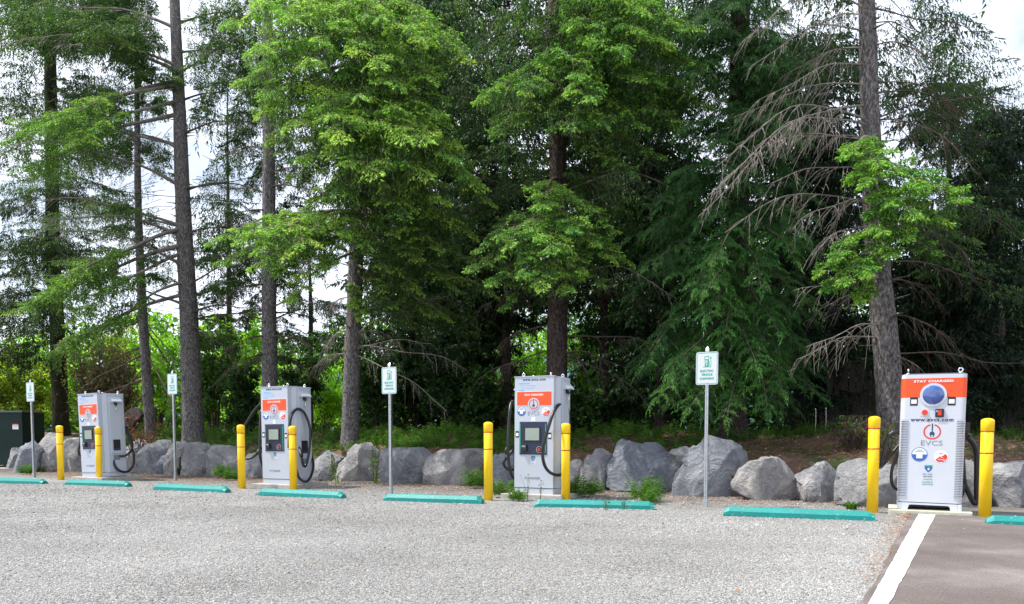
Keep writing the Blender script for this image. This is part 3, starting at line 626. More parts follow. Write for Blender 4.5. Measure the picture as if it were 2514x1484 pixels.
# ------------------------------------------------------------------ signs
def sign(x, ybot, xt, ytop, label):
    g = gp(x, ybot); top = at(xt, ytop, g.y); H = top.z
    t = thing('ev_sign', label, 'sign', (g.x, g.y, 0), ROWYAW, 'electric vehicle charging signs')
    # perforated square steel post: four strips of wall with holes punched as dark sockets
    b = MB(); q = 0.022; b.box(-q, q, -q, q, -0.02, H - 0.075, 0.003); post = b.build('post', M['steel'], t)
    b = MB()
    z = 0.10
    while z < H - 0.62:
        b.prism(disc_pts(0, z, 0.0062, 8), -q - 0.0008, -q + 0.002); b.prism([(y_, z_) for y_, z_ in disc_pts(0, z, 0.0062, 8)], q - 0.002, q + 0.0008, 'yz'); z += 0.0254
    b.build('punched_holes', M['seam'], post)
    b = MB(); b.box(-0.03, 0.03, -0.03, 0.03, -0.01, 0.10, 0.004); b.build('base_sleeve', M['steel'], t)
    b = MB(); bm = b.bm; c0 = H - 0.075
    b.box(-q - .004, q + .004, -q - .004, q + .004, c0, c0 + 0.035)
    v4 = [bm.verts.new((sx * 0.027, sy * 0.027, c0 + 0.0352)) for sx, sy in ((-1, -1), (1, -1), (1, 1), (-1, 1))]; ap = bm.verts.new((0, 0, H))
    for i in range(4): bm.faces.new((v4[i], v4[(i + 1) % 4], ap))
    bm.faces.new(v4[::-1]); b.build('post_cap', M['chrome'], t)
    zt = H - 0.085; zb = zt - 0.457; y = -q - 0.004
    pl = MB().prism(rrect(-0.1525, 0.1525, zb, zt, 0.03), y, y - 0.003).build('sign_plate', M['signwhite'], t)
    y -= 0.0032
    MB().ringprism(rrect(-0.142, 0.142, zb + .011, zt - .011, 0.024), rrect(-0.135, 0.135, zb + .018, zt - .018, 0.019), y - .0008, y).build('green_border', M['green'], pl)
    zc = (zb + zt) / 2; s_ = 0.305 / 490.0
    def PX_(px, pz): return (px - 968) * s_, zc - (pz - 880) * s_
    def rect(x0, z0, x1, z1):
        a, c = PX_(x0, z0), PX_(x1, z1); return [(a[0], c[1]), (c[0], c[1]), (c[0], a[1]), (a[0], a[1])]
    b = MB()
    b.ringprism(rect(912, 607, 1012, 700), rect(924, 620, 1000, 680), y - .0008, y); b.prism(rect(918, 680.5, 1006, 838), y - .0008, y); b.prism(rect(880, 843, 1052, 856), y - .0008, y)
    hose = [PX_(*p) for p in ((1008, 705), (1018, 735), (1016, 790), (1024, 822), (1040, 830), (1052, 815), (1052, 750), (1047, 670))]
    b.tube([(p[0], y - .0006, p[1]) for p in hose], 0.0026, 4); b.prism(rect(1034, 640, 1064, 668), y - .0008, y); b.prism(rect(1038, 622, 1043, 640), y - .0008, y); b.prism(rect(1053, 622, 1058, 640), y - .0008, y)
    b.build('pump_symbol', M['green'], pl)
    for ch, zz in (('E', 727), ('V', 795)): x_, z_ = PX_(960, zz); text(ch, x_, y - .001, z_, 0.030, 0.034, M['white'], pl, 0.02)
    for s, zz, w_ in (('ELECTRIC', 937, 292), ('VEHICLE', 1019, 252), ('CHARGING', 1107, 318)): x_, z_ = PX_(965, zz); text(s, x_, y, z_, w_ * s_, 53 * s_, M['green'], pl, 0.03)
    for zz in (582, 1170):
        x_, z_ = PX_(968, zz); MB().prism(disc_pts(x_, z_, 0.0085, 12), y - .004, y).build('bolt', M['chrome'], pl)
    return t
sign(84, 1172, 76, 931, 'leftmost charging sign, green on white, beside the green utility box')
sign(431, 1180, 424, 909, 'charging sign on its post between the first and second chargers')
sign(960, 1213, 957.5, 890, 'charging sign on its post between the second and third chargers')
sign(1732, 1245, 1740.5, 850, 'nearest and largest charging sign, before the biggest boulder')

# ------------------------------------------------------------------ chargers of the first kind
CH_H, CH_W, CH_D = 1.86, 0.68, 0.64
def sticker_round(x, z, r, y, par, c2, words, kind):
    st = MB().prism(disc_pts(x, z, r, 28), y - .001, y).build('round_sticker', M['white'], par)
    yy = y - .0012
    if kind == 'blue':
        MB().ringprism(disc_pts(x, z, r, 28), disc_pts(x, z, r * 0.92, 28), yy - .0006, yy).build('blue_rim', c2, st)
        MB().prism(disc_pts(x, z, r * 0.915, 20, math.pi, 2 * math.pi) + [(x + r * .915, z)], yy - .0006, yy).build('blue_half', c2, st)
        MB().prism([(x - r * .38, z - r * .55), (x + r * .38, z - r * .55), (x + r * .38, z + r * .2), (x - r * .38, z + r * .2)], yy - .0014, yy - .0008).build('white_square', M['white'], st)
        text('CALIFORNIA', x, yy, z + r * .62, r * 0.7, r * 0.12, M['greyink'], st); text('TRANSPORTATION', x, yy, z + r * .4, r * 1.2, r * 0.12, M['greyink'], st)
    else:
        MB().prism([(x - r * .75, z - r * .55), (x - r * .2, z + r * .02), (x + r * .25, z + r * .10), (x + r * .62, z + r * .45), (x + r * .92, z + r * .1), (x + r * .86, z - r * .35), (x + r * .45, z - r * .85), (x - r * .3, z - r * .9)], yy - .0006, yy).build('red_field', c2, st)
        text('100%', x - r * .02, yy, z + r * .48, r * .55, r * 0.2, c2, st); text('Energy', x + r * .15, yy - .001, z - r * .5, r * .95, r * 0.28, M['white'], st, 0.02)
        MB().prism([(x - r * .35, z + r * .35), (x + r * .1, z - r * .05), (x + r * .0, z - r * .12), (x + r * .45, z - r * .3), (x - r * .1, z + r * .02), (x - r * .02, z + r * .1)], yy - .0016, yy - .0009).build('white_bolt', M['white'], st)
def frame_label(x, z, w_, h_, y, par):
    o = MB().prism(rrect(x - w_ / 2, x + w_ / 2, z - h_ / 2, z + h_ / 2, 0.004, 2), y - .001, y).build('label_sticker', M['blackp'], par)
    MB().prism([(x - w_ * .36, z - h_ * .27), (x + w_ * .36, z - h_ * .27), (x + w_ * .36, z + h_ * .22), (x - w_ * .36, z + h_ * .22)], y - .0018, y - .0012).build('white_square', M['white'], o)
def plug_symbol(x, z, r, y, par, red, ringm):
    if ringm: MB().prism(disc_pts(x, z, r * 1.25, 36), y - .0012, y).build('symbol_disc', ringm, par)
    y2 = y - (.0014 if ringm else 0)
    MB().ringprism(disc_pts(x, z, r, 36, R(105), R(435))[:36] + [(x + r * math.cos(R(75)), z + r * math.sin(R(75)))], disc_pts(x, z, r * .83, 36, R(105), R(435))[:36] + [(x + r * .83 * math.cos(R(75)), z + r * .83 * math.sin(R(75)))], y2 - .001, y2).build('power_ring', red, par) if False else None
    b = MB(); n = 30
    for i in range(n):
        a0, a1 = R(105 + 330 * i / n), R(105 + 330 * (i + 1) / n)
        b.prism([(x + r * math.cos(a0), z + r * math.sin(a0)), (x + r * .83 * math.cos(a0), z + r * .83 * math.sin(a0)), (x + r * .83 * math.cos(a1), z + r * .83 * math.sin(a1)), (x + r * math.cos(a1), z + r * math.sin(a1))], y2 - .001, y2)
    b.build('power_ring', red, par)
    b = MB(); b.prism([(x - r * .07, z + r * 1.05), (x + r * .07, z + r * 1.05), (x + r * .07, z - r * .02), (x - r * .07, z - r * .02)][::-1], y2 - .001, y2)
    b.prism([(x - r * .2, z - r * .03), (x + r * .2, z - r * .03), (x + r * .28, z - r * .2), (x + r * .28, z - r * .42), (x - r * .28, z - r * .42), (x - r * .28, z - r * .2)], y2 - .001, y2)
    b.prism([(x - r * .2, z - r * .425), (x - r * .1, z - r * .425), (x - r * .1, z - r * .68), (x - r * .2, z - r * .68)], y2 - .001, y2); b.prism([(x + r * .1, z - r * .425), (x + r * .2, z - r * .425), (x + r * .2, z - r * .68), (x + r * .1, z - r * .68)], y2 - .001, y2)
    b.build('plug_symbol', M['navyink'], par)
def shield(x, z, w_, y, par):
    o = MB().prism([(x - w_ * .5, z + w_ * .42), (x + w_ * .5, z + w_ * .42), (x + w_ * .46, z), (x + w_ * .25, z - w_ * .3), (x, z - w_ * .52), (x - w_ * .25, z - w_ * .3), (x - w_ * .46, z)], y - .001, y).build('shield_sticker', M['blue'], par)
    MB().prism([(x - w_ * .5, z + w_ * .30), (x + w_ * .5, z + w_ * .30), (x + w_ * .46, z + w_ * .5), (x - w_ * .46, z + w_ * .5)], y - .0018, y - .0012).build('green_cap', M['green'], o)
    MB().prism([(x + w_ * .1, z + w_ * .2), (x - w_ * .18, z - w_ * .08), (x - w_ * .02, z - w_ * .08), (x - w_ * .08, z - w_ * .34), (x + w_ * .2, z + w_ * .02), (x + w_ * .03, z + w_ * .02)], y - .0018, y - .0012).build('white_bolt', M['white'], o)

def plug_gun(b, p, d):      # handle and collar of a charging connector from p along d
    p = Vector(p); d = Vector(d).normalized()
    b.tube([p, p + d * 0.05, p + d * 0.11, p + d * 0.17, p + d * 0.23], [0.030, 0.036, 0.032, 0.024, 0.019], 10)

def charger_a(corner_px, Zc, label, pad_px, tilt_y, cables, zb=0.08):
    a = at(corner_px[0], corner_px[1], Zc)       # bottom left corner of the front
    base = Vector((a.x, a.y, 0)) + U * (CH_W / 2)
    pad = thing('concrete_pad', 'concrete pad under the ' + pad_px, 'concrete pad', (base.x, base.y, 0), ROWYAW, 'concrete pads under the chargers')
    MB().box(-0.52, 0.55, -0.14, 0.86, -0.05, zb, 0.012).build('slab', M['concrete'], pad)
    T = thing('charging_station', label, 'charger', (base.x, base.y, zb), ROWYAW, 'grey charging stations with navy screens', tilt=(0, tilt_y))
    W2, H = CH_W / 2, CH_H
    # body: plan polygon with chamfers, sides and back
    plan = [(-W2 + .004, 0.10), (W2 - .004, 0.10), (W2 + 0.035, 0.19), (W2 + 0.035, 0.60), (W2, CH_D), (-W2, CH_D), (-W2 - 0.035, 0.60), (-W2 - 0.035, 0.19)]
    body = MB().prism(plan, 0.095, H - 0.002, 'xy').build('cabinet_body', M['cabinet'], T)
    door = MB().box(-W2, W2, 0.0, 0.0985, 0.098, H, 0.006).build('front_door', M['cabinet'], T)
    pl = MB().prism([(x * .995, y if y > .1 else 0.006) for x, y in [(-W2 + .004, 0), (W2 - .004, 0), (W2 + 0.03, 0.19), (W2 + 0.03, 0.60), (W2, CH_D - .004), (-W2, CH_D - .004), (-W2 - 0.03, 0.60), (-W2 - 0.03, 0.19)]], 0, 0.088, 'xy').build('plinth', M['cabinet'], T)
    MB().box(-W2 + .01, W2 - .01, 0.01, CH_D - .03, 0.0885, 0.0975).build('seam_gasket', M['seam'], T)
    MB().box(-W2 - 0.012, W2 + 0.012, -0.008, CH_D + 0.01, H + .001, H + 0.014, 0.004).build('top_lid', M['cabinet'], T)
    # side panels with hood, gland, holster, vent
    for sx in (-1, 1):
        x0 = sx * (W2 + 0.036); X = lambda d_: x0 + sx * d_
        lo, hi = sorted((X(0), X(0.022)))
        MB().box(lo, hi, 0.24, 0.52, 0.52, H - 0.03, 0.004).build('side_panel', M['cabinet'], T)
        b = MB(); bm = b.bm     # rain hood: wedge
        for (ya, yb) in ((0.26, 0.50),):
            pts = [(X(.023), H - 0.07), (X(.023), H - 0.185), (X(.115), H - 0.185), (X(.108), H - 0.165)]
            b.prism(pts if sx > 0 else pts[::-1], ya, yb)
        b.build('rain_hood', M['cabinet'], T)
        b = MB(); b.tube([(X(.02), .38, H - .22), (X(.05), .38, H - .225), (X(.07), .38, H - .25)], [0.034, .03, .022], 10); b.build('cable_gland', M['black'], T)
        b = MB(); b.tube([(X(.07), .38, H - .26), (X(.068), .37, H - .33), (X(.07), .36, H - .40)], 0.008, 6)
        for k in range(3): b.torus((X(.07), .37, H - .28 - .035 * k), 0.014, 0.004, 'y', 10, 5)
        b.build('spring_hook', M['chrome'], T)
        lo, hi = sorted((X(.0225), X(.03)))
        MB().box(lo, hi, 0.285, 0.455, 0.585, 0.83, 0.01).build('holster', M['blackp'], T)
        lo, hi = sorted((X(.031), X(.033))); MB().box(lo, hi, 0.30, 0.44, 0.60, 0.64).build('holster_marking', M['navyink'], T)
        lo, hi = sorted((X(.002), X(.006))); MB().box(lo, hi, 0.29, 0.45, 0.37, 0.48).build('rating_plate', M['greyink'], T)
    b = MB()
    for (x, y) in ((-W2 + .1, .12), (W2 - .1, .12), (-W2 + .08, CH_D - .08), (W2 - .08, CH_D - .08)):
        e = MB(); e.lathe([(0.022, H + .014), (0.022, H + .02), (0.012, H + .022), (0.012, H + .028)], 12, x, y); e.torus((x, y, H + 0.052), 0.022, 0.0085, 'y' if (x < 0) == (y < .3) else 'x'); e.build('lifting_eye', M['chrome'], T)
    MB().box(W2 - .012, W2 - .004, -0.006, 0.001, 0.84, 1.03, 0.002).build('door_handle', M['steel'], T)
    def F(zx, zy): return (zx - 518) / 400 * CH_W, (1370 - zy) / 1190 * CH_H
    sx_, sz_ = CH_W / 400, CH_H / 1190
    yf = -0.0005
    x, z = F(517, 209); text('www.evcs.com', x, yf, z, 235 * sx_, 20 * sz_, M['navyink'], door, 0.03, 1.2)
    for (x0, x1, zc_) in ((361, 473, 243), (361, 415, 313)):
        a_, c_ = F(x0, zc_ - 6), F(x1, zc_ + 6); MB().prism(rrect(a_[0], c_[0], c_[1], a_[1], 0.007), yf - .001, yf).build('blue_mark', M['lblue'], door)
    a_, c_ = F(383, 264), F(528, 293); MB().ringprism(rrect(a_[0], c_[0], c_[1], a_[1], 0.018), rrect(a_[0] + .005, c_[0] - .005, c_[1] + .005, a_[1] - .005, 0.014), yf - .001, yf).build('blue_mark', M['lblue'], door)
    a_, c_ = F(339, 325), F(701, 472)
    pan = MB().prism(rrect(a_[0], c_[0], c_[1], a_[1], 0.012), yf - .001, yf).build('orange_label', M['white'], door); pan['label'] = 'orange panel with white edge'
    MB().prism(rrect(a_[0] + .006, c_[0] - .006, c_[1] + .006, a_[1] - .006, 0.009), yf - .0022, yf - .0012).build('orange_field', M['orange'], pan)
    x, z = F(517, 360); text('STAY CHARGED', x, yf - .0022, z, 192 * sx_, 20 * sz_, M['white'], pan, 0.035, 1.1)
    x, z = F(515, 456); plug_symbol(x, z, 0.080, yf - .0026, pan, M['red'], M['cabinet'])
    x, z = F(390, 527); sticker_round(x, z, 0.074, yf, door, M['blue'], '', 'blue')
    x, z = F(641, 533); sticker_round(x, z, 0.074, yf, door, M['red'], '', 'red')
    x, z = F(515, 549); text('EVCS', x, yf, z, 118 * sx_, 37 * sz_, M['greyink'], door, -0.01)
    x, z = F(513, 608); MB().box(x - .034, x + .034, yf - .001, yf, z - .031, z + .031).build('small_label', M['white'], door)
    a_, c_ = F(372, 634), F(653, 968)
    np_ = MB().box(a_[0], c_[0], -0.008, -0.0005, c_[1], a_[1], 0.004).build('control_panel', M['navy'], T)
    for q in (380, 640): x, _ = F(q, 0); z1, z0 = F(0, 652)[1], F(0, 950)[1]; MB().box(x - .006, x + .006, -.0105, -.0085, z0, z1).build('green_strip', M['greenled'], np_)
    a_, c_ = F(421, 684), F(591, 836); MB().box(a_[0], c_[0], -0.018, -0.0085, c_[1], a_[1], 0.006).build('screen_bezel', M['blackp'], np_)
    a_, c_ = F(435, 698), F(577, 822); sc_ = MB().box(a_[0], c_[0], -0.0195, -0.0185, c_[1], a_[1]).build('screen', M['screen'], np_)
    a_, c_ = F(398, 866), F(453, 934); MB().box(a_[0], c_[0], -0.045, -0.0085, c_[1], a_[1], 0.008).build('card_reader', M['blackp'], np_)
    a_, c_ = F(407, 876), F(444, 892); MB().box(a_[0], c_[0], -0.048, -0.0455, c_[1], a_[1]).build('reader_display', M['screen'], np_)
    a_, c_ = F(494, 900), F(516, 922); MB().box(a_[0], c_[0], -0.0105, -0.0085, c_[1], a_[1]).build('camera_window', M['seam'], np_)
    x, z = F(577, 917); MB().prism(disc_pts(x, z, 0.044, 24), -.016, -.0085).build('stop_button_base', M['blackp'], np_); MB().ringprism(disc_pts(x, z, 0.052, 24), disc_pts(x, z, 0.0485, 24), -.011, -.0088).build('stop_button_ring', M['white'], np_)
    MB().ringprism(disc_pts(x, z, 0.022, 20), disc_pts(x, z, 0.012, 20), -.020, -.0165).build('stop_button', M['orange'], np_)
    for q, qz in ((347, 762), (680, 776)): x, z = F(q, qz); frame_label(x, z, 0.062, 0.104, yf, door)
    x, z = F(513, 1003); shield(x, z, 0.075, yf, door)
    x, z = F(510, 1054); lb = MB().box(x - .045, x + .045, yf - .001, yf, z - .024, z + .022).build('small_label', M['white'], door); text('ELECTRIC', x, yf - .0015, z, .07, .012, M['greyink'], lb)
    x, z = F(505, 1208); text('EV CHARGER', x, yf, z, 158 * sx_, 24 * sz_, M['greyink'], door, 0.0)
    bpy.context.view_layer.update(); inv = T.matrix_world.inverted()
    for (pts, r_) in cables:
        P = [inv @ at(x, y, Z) for x, y, Z in pts]
        MB().tube(catmull(P, 7), r_ * 1.2, 10).build('cable', M['black'], T)
    return T, inv

def z1(x, y): return x * .27495, y * .27495 + 853.3
def cab(off, pts): return [(x * .27495 + off, y * .27495 + 853.3, Z) for x, y, Z in pts]
T1, i1 = charger_a((201.5, 1168), 16.75, 'leftmost grey charging station, farthest away, beside the green utility box', 'leftmost charger', R(-1.5), [
  (cab(0, [(992, 560, 17.0), (1008, 640, 17.0), (1018, 760, 16.95), (1020, 860, 16.9), (1012, 940, 16.8), (1015, 1020, 16.7), (1045, 1085, 16.7), (1100, 1112, 16.8), (1155, 1100, 16.95), (1192, 1040, 17.1), (1194, 960, 17.1), (1180, 900, 17.1), (1150, 800, 17.1), (1110, 710, 17.1), (1060, 630, 17.05), (1015, 575, 17.0), (992, 562, 17.0)]), 0.022),
  (cab(0, [(1005, 570, 17.0), (1060, 640, 17.1), (1130, 735, 17.2), (1175, 820, 17.2), (1178, 900, 17.1), (1140, 955, 16.95), (1080, 972, 16.85), (1030, 955, 16.8), (1000, 920, 16.8)]), 0.022),
  (cab(0, [(722, 560, 17.2), (716, 700, 17.1), (718, 850, 17.1), (703, 905, 17.1), (705, 950, 17.1), (728, 975, 17.2)]), 0.022)])
g = MB(); plug_gun(g, i1 @ at(*z1(1000, 915), 16.8), (i1.to_3x3() @ (at(*z1(975, 840), 16.85) - at(*z1(1000, 915), 16.8)))); g.build('connector', M['blackp'], T1)
def z2(x, y): return x * .27495 + 519.4, y * .27495 + 853.3
T2c, i2 = charger_a((645.5, 1190), 14.35, 'second grey charging station from the left, black cable looped over its right side', 'second charger', R(-0.4), [
  (cab(519.4, [(690, 900, 13.95), (693, 760, 13.95), (700, 660, 14.0), (725, 585, 14.1), (768, 550, 14.2), (815, 570, 14.25), (850, 630, 14.3), (878, 720, 14.3), (880, 830, 14.25), (866, 960, 14.15), (838, 1060, 14.0), (815, 1040, 13.95), (805, 985, 13.95)]), 0.021),
  (cab(519.4, [(885, 940, 14.7), (908, 1030, 14.5), (900, 1110, 14.3), (870, 1180, 14.1), (830, 1198, 14.0), (785, 1170, 13.95), (762, 1115, 13.9), (730, 1000, 13.9), (700, 900, 13.93)]), 0.021),
  (cab(519.4, [(440, 500, 14.75), (385, 560, 14.8), (320, 660, 14.85), (250, 780, 14.85), (225, 870, 14.8), (240, 950, 14.7), (300, 993, 14.6), (360, 985, 14.6), (405, 950, 14.6), (430, 920, 14.6)]), 0.021),
  (cab(519.4, [(442, 560, 14.7), (434, 700, 14.6), (430, 860, 14.55), (434, 980, 14.55), (455, 1060, 14.7)]), 0.021)])
g = MB(); plug_gun(g, i2 @ at(*z2(805, 975), 13.95), i2.to_3x3() @ (at(*z2(780, 880), 14.1) - at(*z2(805, 975), 13.95))); g.build('connector', M['blackp'], T2c)
g = MB(); plug_gun(g, i2 @ at(*z2(405, 950), 14.6), i2.to_3x3() @ (at(*z2(450, 880), 14.7) - at(*z2(405, 950), 14.6))); g.build('connector', M['blackp'], T2c)
def z3(x, y): return x * .27495 + 1038.8, y * .27495 + 853.3
T3c, i3 = charger_a((1262.5, 1215), 11.9, 'third grey charging station from the left, nearest of the navy screened ones', 'third charger', R(0.3), [
  (cab(1038.8, [(1245, 500, 11.95), (1205, 518, 11.7), (1160, 590, 11.5), (1120, 710, 11.42), (1085, 830, 11.4), (1068, 930, 11.4), (1075, 1020, 11.4), (1105, 1090, 11.45), (1160, 1132, 11.5), (1225, 1138, 11.6), (1275, 1090, 11.7), (1280, 1000, 11.8)]), 0.021),
  (cab(1038.8, [(1245, 500, 11.95), (1278, 525, 12.0), (1298, 590, 12.05), (1304, 680, 12.05), (1300, 800, 12.0), (1296, 950, 11.95), (1290, 1100, 11.9), (1285, 1160, 11.9)]), 0.021),
  (cab(1038.8, [(806, 478, 12.2), (785, 500, 12.2), (772, 580, 12.1), (762, 720, 12.05), (757, 860, 12.0), (762, 1000, 12.0), (780, 1110, 12.0), (815, 1180, 12.1)]), 0.021),
  (cab(1038.8, [(735, 1000, 12.2), (718, 1030, 12.2), (735, 1072, 12.2), (775, 1095, 12.2), (815, 1092, 12.25)]), 0.021),
  (cab(1038.8, [(815, 870, 12.3), (760, 885, 12.2), (735, 930, 12.15), (760, 960, 12.2), (800, 920, 12.3)]), 0.014)])
g = MB(); plug_gun(g, i3 @ at(*z3(735, 1000), 12.2), i3.to_3x3() @ (at(*z3(790, 930), 12.25) - at(*z3(735, 1000), 12.2))); g.build('connector', M['blackp'], T3c)
g = MB(); plug_gun(g, i3 @ at(*z3(1280, 1000), 11.8), i3.to_3x3() @ (at(*z3(1262, 920), 11.95) - at(*z3(1280, 1000), 11.8))); g.build('connector', M['blackp'], T3c)

# ------------------------------------------------------------------ the orange topped charger
def charger_b():
    zb = 0.06; c = at(2280, 1253, 9.35); base = Vector((c.x, c.y, 0)); yaw = ROWYAW - R(1)
    pad = thing('concrete_pad', 'pale concrete pad under the orange topped charger', 'concrete pad', (base.x, base.y, 0), yaw, 'concrete pads under the chargers')
    MB().box(-0.46, 0.47, -0.10, 0.72, -0.03, zb, 0.01).build('slab', M['concrete2'], pad)
    T = thing('charging_station', 'white charging station with orange top band and round blue window', 'charger', (base.x, base.y, zb), yaw, None, tilt=(0, R(0.7)))
    H, W2, D = 1.73, 0.36, 0.55
    def plan(w, d, r, n=5, x=0):
        out = []
        for cx, cy, a in ((w - r, d - r, 0), (-w + r, d - r, 90), (-w + r, r, 180), (w - r, r, 270)):
            for i in range(n + 1): q = R(a + 90 * i / n); out.append((cx + r * math.cos(q) + x, cy + r * math.sin(q)))
        return out
    MB().prism(plan(W2, D, 0.055), 0.10, H - 0.30, 'xy').build('cabinet_body', M['cabinet2'], T)
    MB().prism(plan(W2 + .003, D, 0.057), H - 0.2995, H - 0.055, 'xy').build('orange_band', M['orange'], T)
    MB().prism(plan(W2, D, 0.055), H - 0.0545, H - 0.006, 'xy').build('top_rim', M['cabinet2'], T)
    MB().prism(plan(W2 - .02, D - .04, 0.05), H - 0.0055, H + 0.006, 'xy').build('roof_plate', M['greyink'], T)
    MB().prism(plan(W2 - .008, D - .01, 0.055), 0.0905, 0.0995, 'xy').build('seam_gasket', M['seam'], T)
    # foot with the arch cut out
    b = MB(); arch = [(-W2 + .05, 0), (-W2 + .12, 0), (-W2 + .135, 0.058), (-W2 + .16, 0.066), (W2 - .16, 0.066), (W2 - .135, 0.058), (W2 - .12, 0), (W2 - .05, 0), (W2 - .05, 0.09), (-W2 + .05, 0.09)]
    b.prism(arch, 0.0, 0.06); b.build('foot_front', M['cabinet2'], T)
    b = MB(); b.box(-W2, -W2 + .0495, 0.0, D, 0, 0.09, 0.012); b.box(W2 - .0495, W2, 0.0, D, 0, 0.09, 0.012); b.box(-W2 + .05, W2 - .05, D - .06, D, 0, .089); b.build('foot_side', M['cabinet2'], T)
    for x in (-W2 + .07, W2 - .07):
        e = MB(); e.lathe([(.03, H + .006), (.03, H + .014), (.014, H + .018), (.014, H + .026)], 12, x, .1); e.torus((x, .1, H + .048), .024, .009, 'y' if x > 0 else 'x'); e.build('lifting_eye', M['chrome'], T)
    def F(zx, zy):
        c_ = 842 - (zy - 240) / 1100 * 50; return (zx - c_) / 460 * .72, (1345 - zy) / 1105 * H
    k = .72 / 460; yf = -0.0008
    x, z = F(836, 299); text('STAY CHARGED', x, yf - .003, z, 280 * k, 0.030, M['white'], T, 0.035, 1.1)
    x, z = F(833, 410)
    MB().prism(disc_pts(x, z, 0.148, 40), -0.012, -0.0035).build('window_rim', M['cabinet2'], T)
    b = MB(); bm = b.bm; rings = []
    for r_, d_ in ((0.120, 0), (0.117, .005), (.10, .011), (.075, .016), (.04, .019)): rings.append([bm.verts.new((x + r_ * math.cos(2 * math.pi * i / 36), -0.0122 - d_, z + r_ * math.sin(2 * math.pi * i / 36))) for i in range(36)])
    for r0, r1 in zip(rings, rings[1:]):
        for i in range(36): bm.faces.new((r0[i], r0[(i + 1) % 36], r1[(i + 1) % 36], r1[i])).smooth = True
    bm.faces.new(rings[-1]).smooth = True; bmesh.ops.recalc_face_normals(bm, faces=bm.faces); wn_ = b.build('round_window', M['glass'], T)
    for q in (695, 960): x, z = F(q, 461); frame_label(x, z, 0.086, 0.108, yf, T)
    x, z = F(771, 550); MB().box(x - .048, x + .048, -.003, -.0008, z - .05, z + .05).build('button_plate', M['cabinet2'], T); MB().prism(disc_pts(x, z, .033, 24), -.022, -.0035).build('stop_button', M['red'], T)
    x, z = F(875, 556); rd = MB().box(x - .048, x + .048, -.02, -.0008, z - .052, z + .052, .006).build('card_reader', M['blackp'], T); MB().box(x - .02, x + .02, -.024, -.0205, z - .03, z + .034).build('reader_face', M['red'], rd); MB().box(x - .042, x - .022, -.024, -.0205, z + .012, z + .034).build('reader_display', M['lblue'], rd)
    x, z = F(820, 613); text('www.evcs.com', x, yf, z, 304 * k, 0.034, M['navyink'], T, 0.03, 1.15)
    x, z = F(822, 706); plug_symbol(x, z, 0.098, yf, T, M['red'], None)
    x, z = F(818, 797); text('EVCS', x, yf, z, 152 * k, 0.060, M['greyink'], T, -0.01)
    x, z = F(730, 891); sticker_round(x, z, .09, yf, T, M['blue'], '', 'blue')
    x, z = F(881, 906); sticker_round(x, z, .078, yf, T, M['red'], '', 'red')
    x, z = F(793, 1006); shield(x, z, .09, yf, T)
    x, z = F(787, 1058); text('EV AE', x, yf, z + .012, .1, .02, M['greyink'], T); text('CERTIFIED', x, yf, z - .018, .1, .018, M['greyink'], T)
    x, z = F(787, 1090); text('evolve', x, yf, z, .1, .022, M['greenled'], T); x, z = F(785, 1114); text('POWERED BY', x, yf, z, .12, .014, M['green'], T); x, z = F(785, 1132); text('RENEWABLES', x, yf, z, .12, .014, M['greenled'], T)
    b = MB(); bs = MB(); n = 48
    for i in range(n):
        z = F(0, 618 + (1240 - 618) * i / (n - 1))[1]
        for sx in (-1, 1):
            xa, xb = sorted((sx * (W2 - .095), sx * (W2 - .008)))
            b.prism([(-.0095, z - .004), (-.0095, z - .001), (.012, z + .006), (.012, z - .004)][::-1], xa, xb, 'yz'); bs.box(xa, xb, -.0012, .004, z + .0062, z + .0125)
            b.box(*sorted((sx * W2, sx * (W2 + .004))), .05, .42, z - .004, z + .004)
    o = b.build('louvre_slats', M['cabinet2'], T); o['kind'] = 'stuff'; o = bs.build('louvre_slots', M['greyink'], T); o['kind'] = 'stuff'
    # connector holsters at the sides and their cables
    for sx in (-1, 1):
        MB().box(*sorted((sx * (W2 + .0045), sx * (W2 + .06))), .12, .24, 1.0, 1.12, .012).build('holster', M['blackp'], T)
    bpy.context.view_layer.update(); inv = T.matrix_world.inverted()
    def c5(pts): return [inv @ at(x * k5 + 2040.5, y * k5 + 853.3, Z) for x, y, Z in pts]
    for pts, r_ in (
      ([(500, 705, 9.6), (460, 745, 9.6), (440, 810, 9.6), (425, 890, 9.6), (405, 960, 9.6), (398, 985, 9.65)], .015),
      ([(575, 775, 9.65), (530, 830, 9.65), (480, 890, 9.65), (440, 945, 9.65), (400, 985, 9.65)], .015),
      ([(578, 760, 9.6), (568, 820, 9.6), (535, 900, 9.6), (503, 980, 9.6), (492, 1060, 9.6), (502, 1125, 9.6), (530, 1160, 9.6), (570, 1162, 9.65)], .015),
      ([(1115, 735, 9.4), (1160, 785, 9.4), (1188, 860, 9.4), (1192, 980, 9.4), (1190, 1120, 9.4), (1192, 1240, 9.4), (1182, 1275, 9.4), (1160, 1262, 9.4), (1120, 1180, 9.4), (1090, 1110, 9.4), (1078, 1000, 9.4), (1070, 850, 9.4), (1062, 770, 9.4)], .025),
      ([(1060, 760, 9.45), (1062, 900, 9.45), (1070, 1040, 9.45), (1080, 1130, 9.4), (1060, 1210, 9.4), (1030, 1240, 9.4), (1000, 1240, 9.5)], .025),
      ([(1050, 820, 9.5), (1048, 920, 9.5), (1058, 1060, 9.45), (1072, 1110, 9.45)], .02)):
        MB().tube(catmull(c5(pts), 7), r_ * 1.3, 10).build('cable', M['black'], T)
    for q in ([(455, 750, 9.6), (480, 715, 9.6), (520, 695, 9.6), (590, 700, 9.65)], [(1150, 745, 9.4), (1130, 722, 9.4), (1100, 712, 9.4), (1050, 712, 9.45)]):
        MB().tube(catmull(c5(q), 6), [.018] * 4 + [.026] * 6 + [.034] * 9, 10).build('connector', M['blackp'], T)
charger_b()

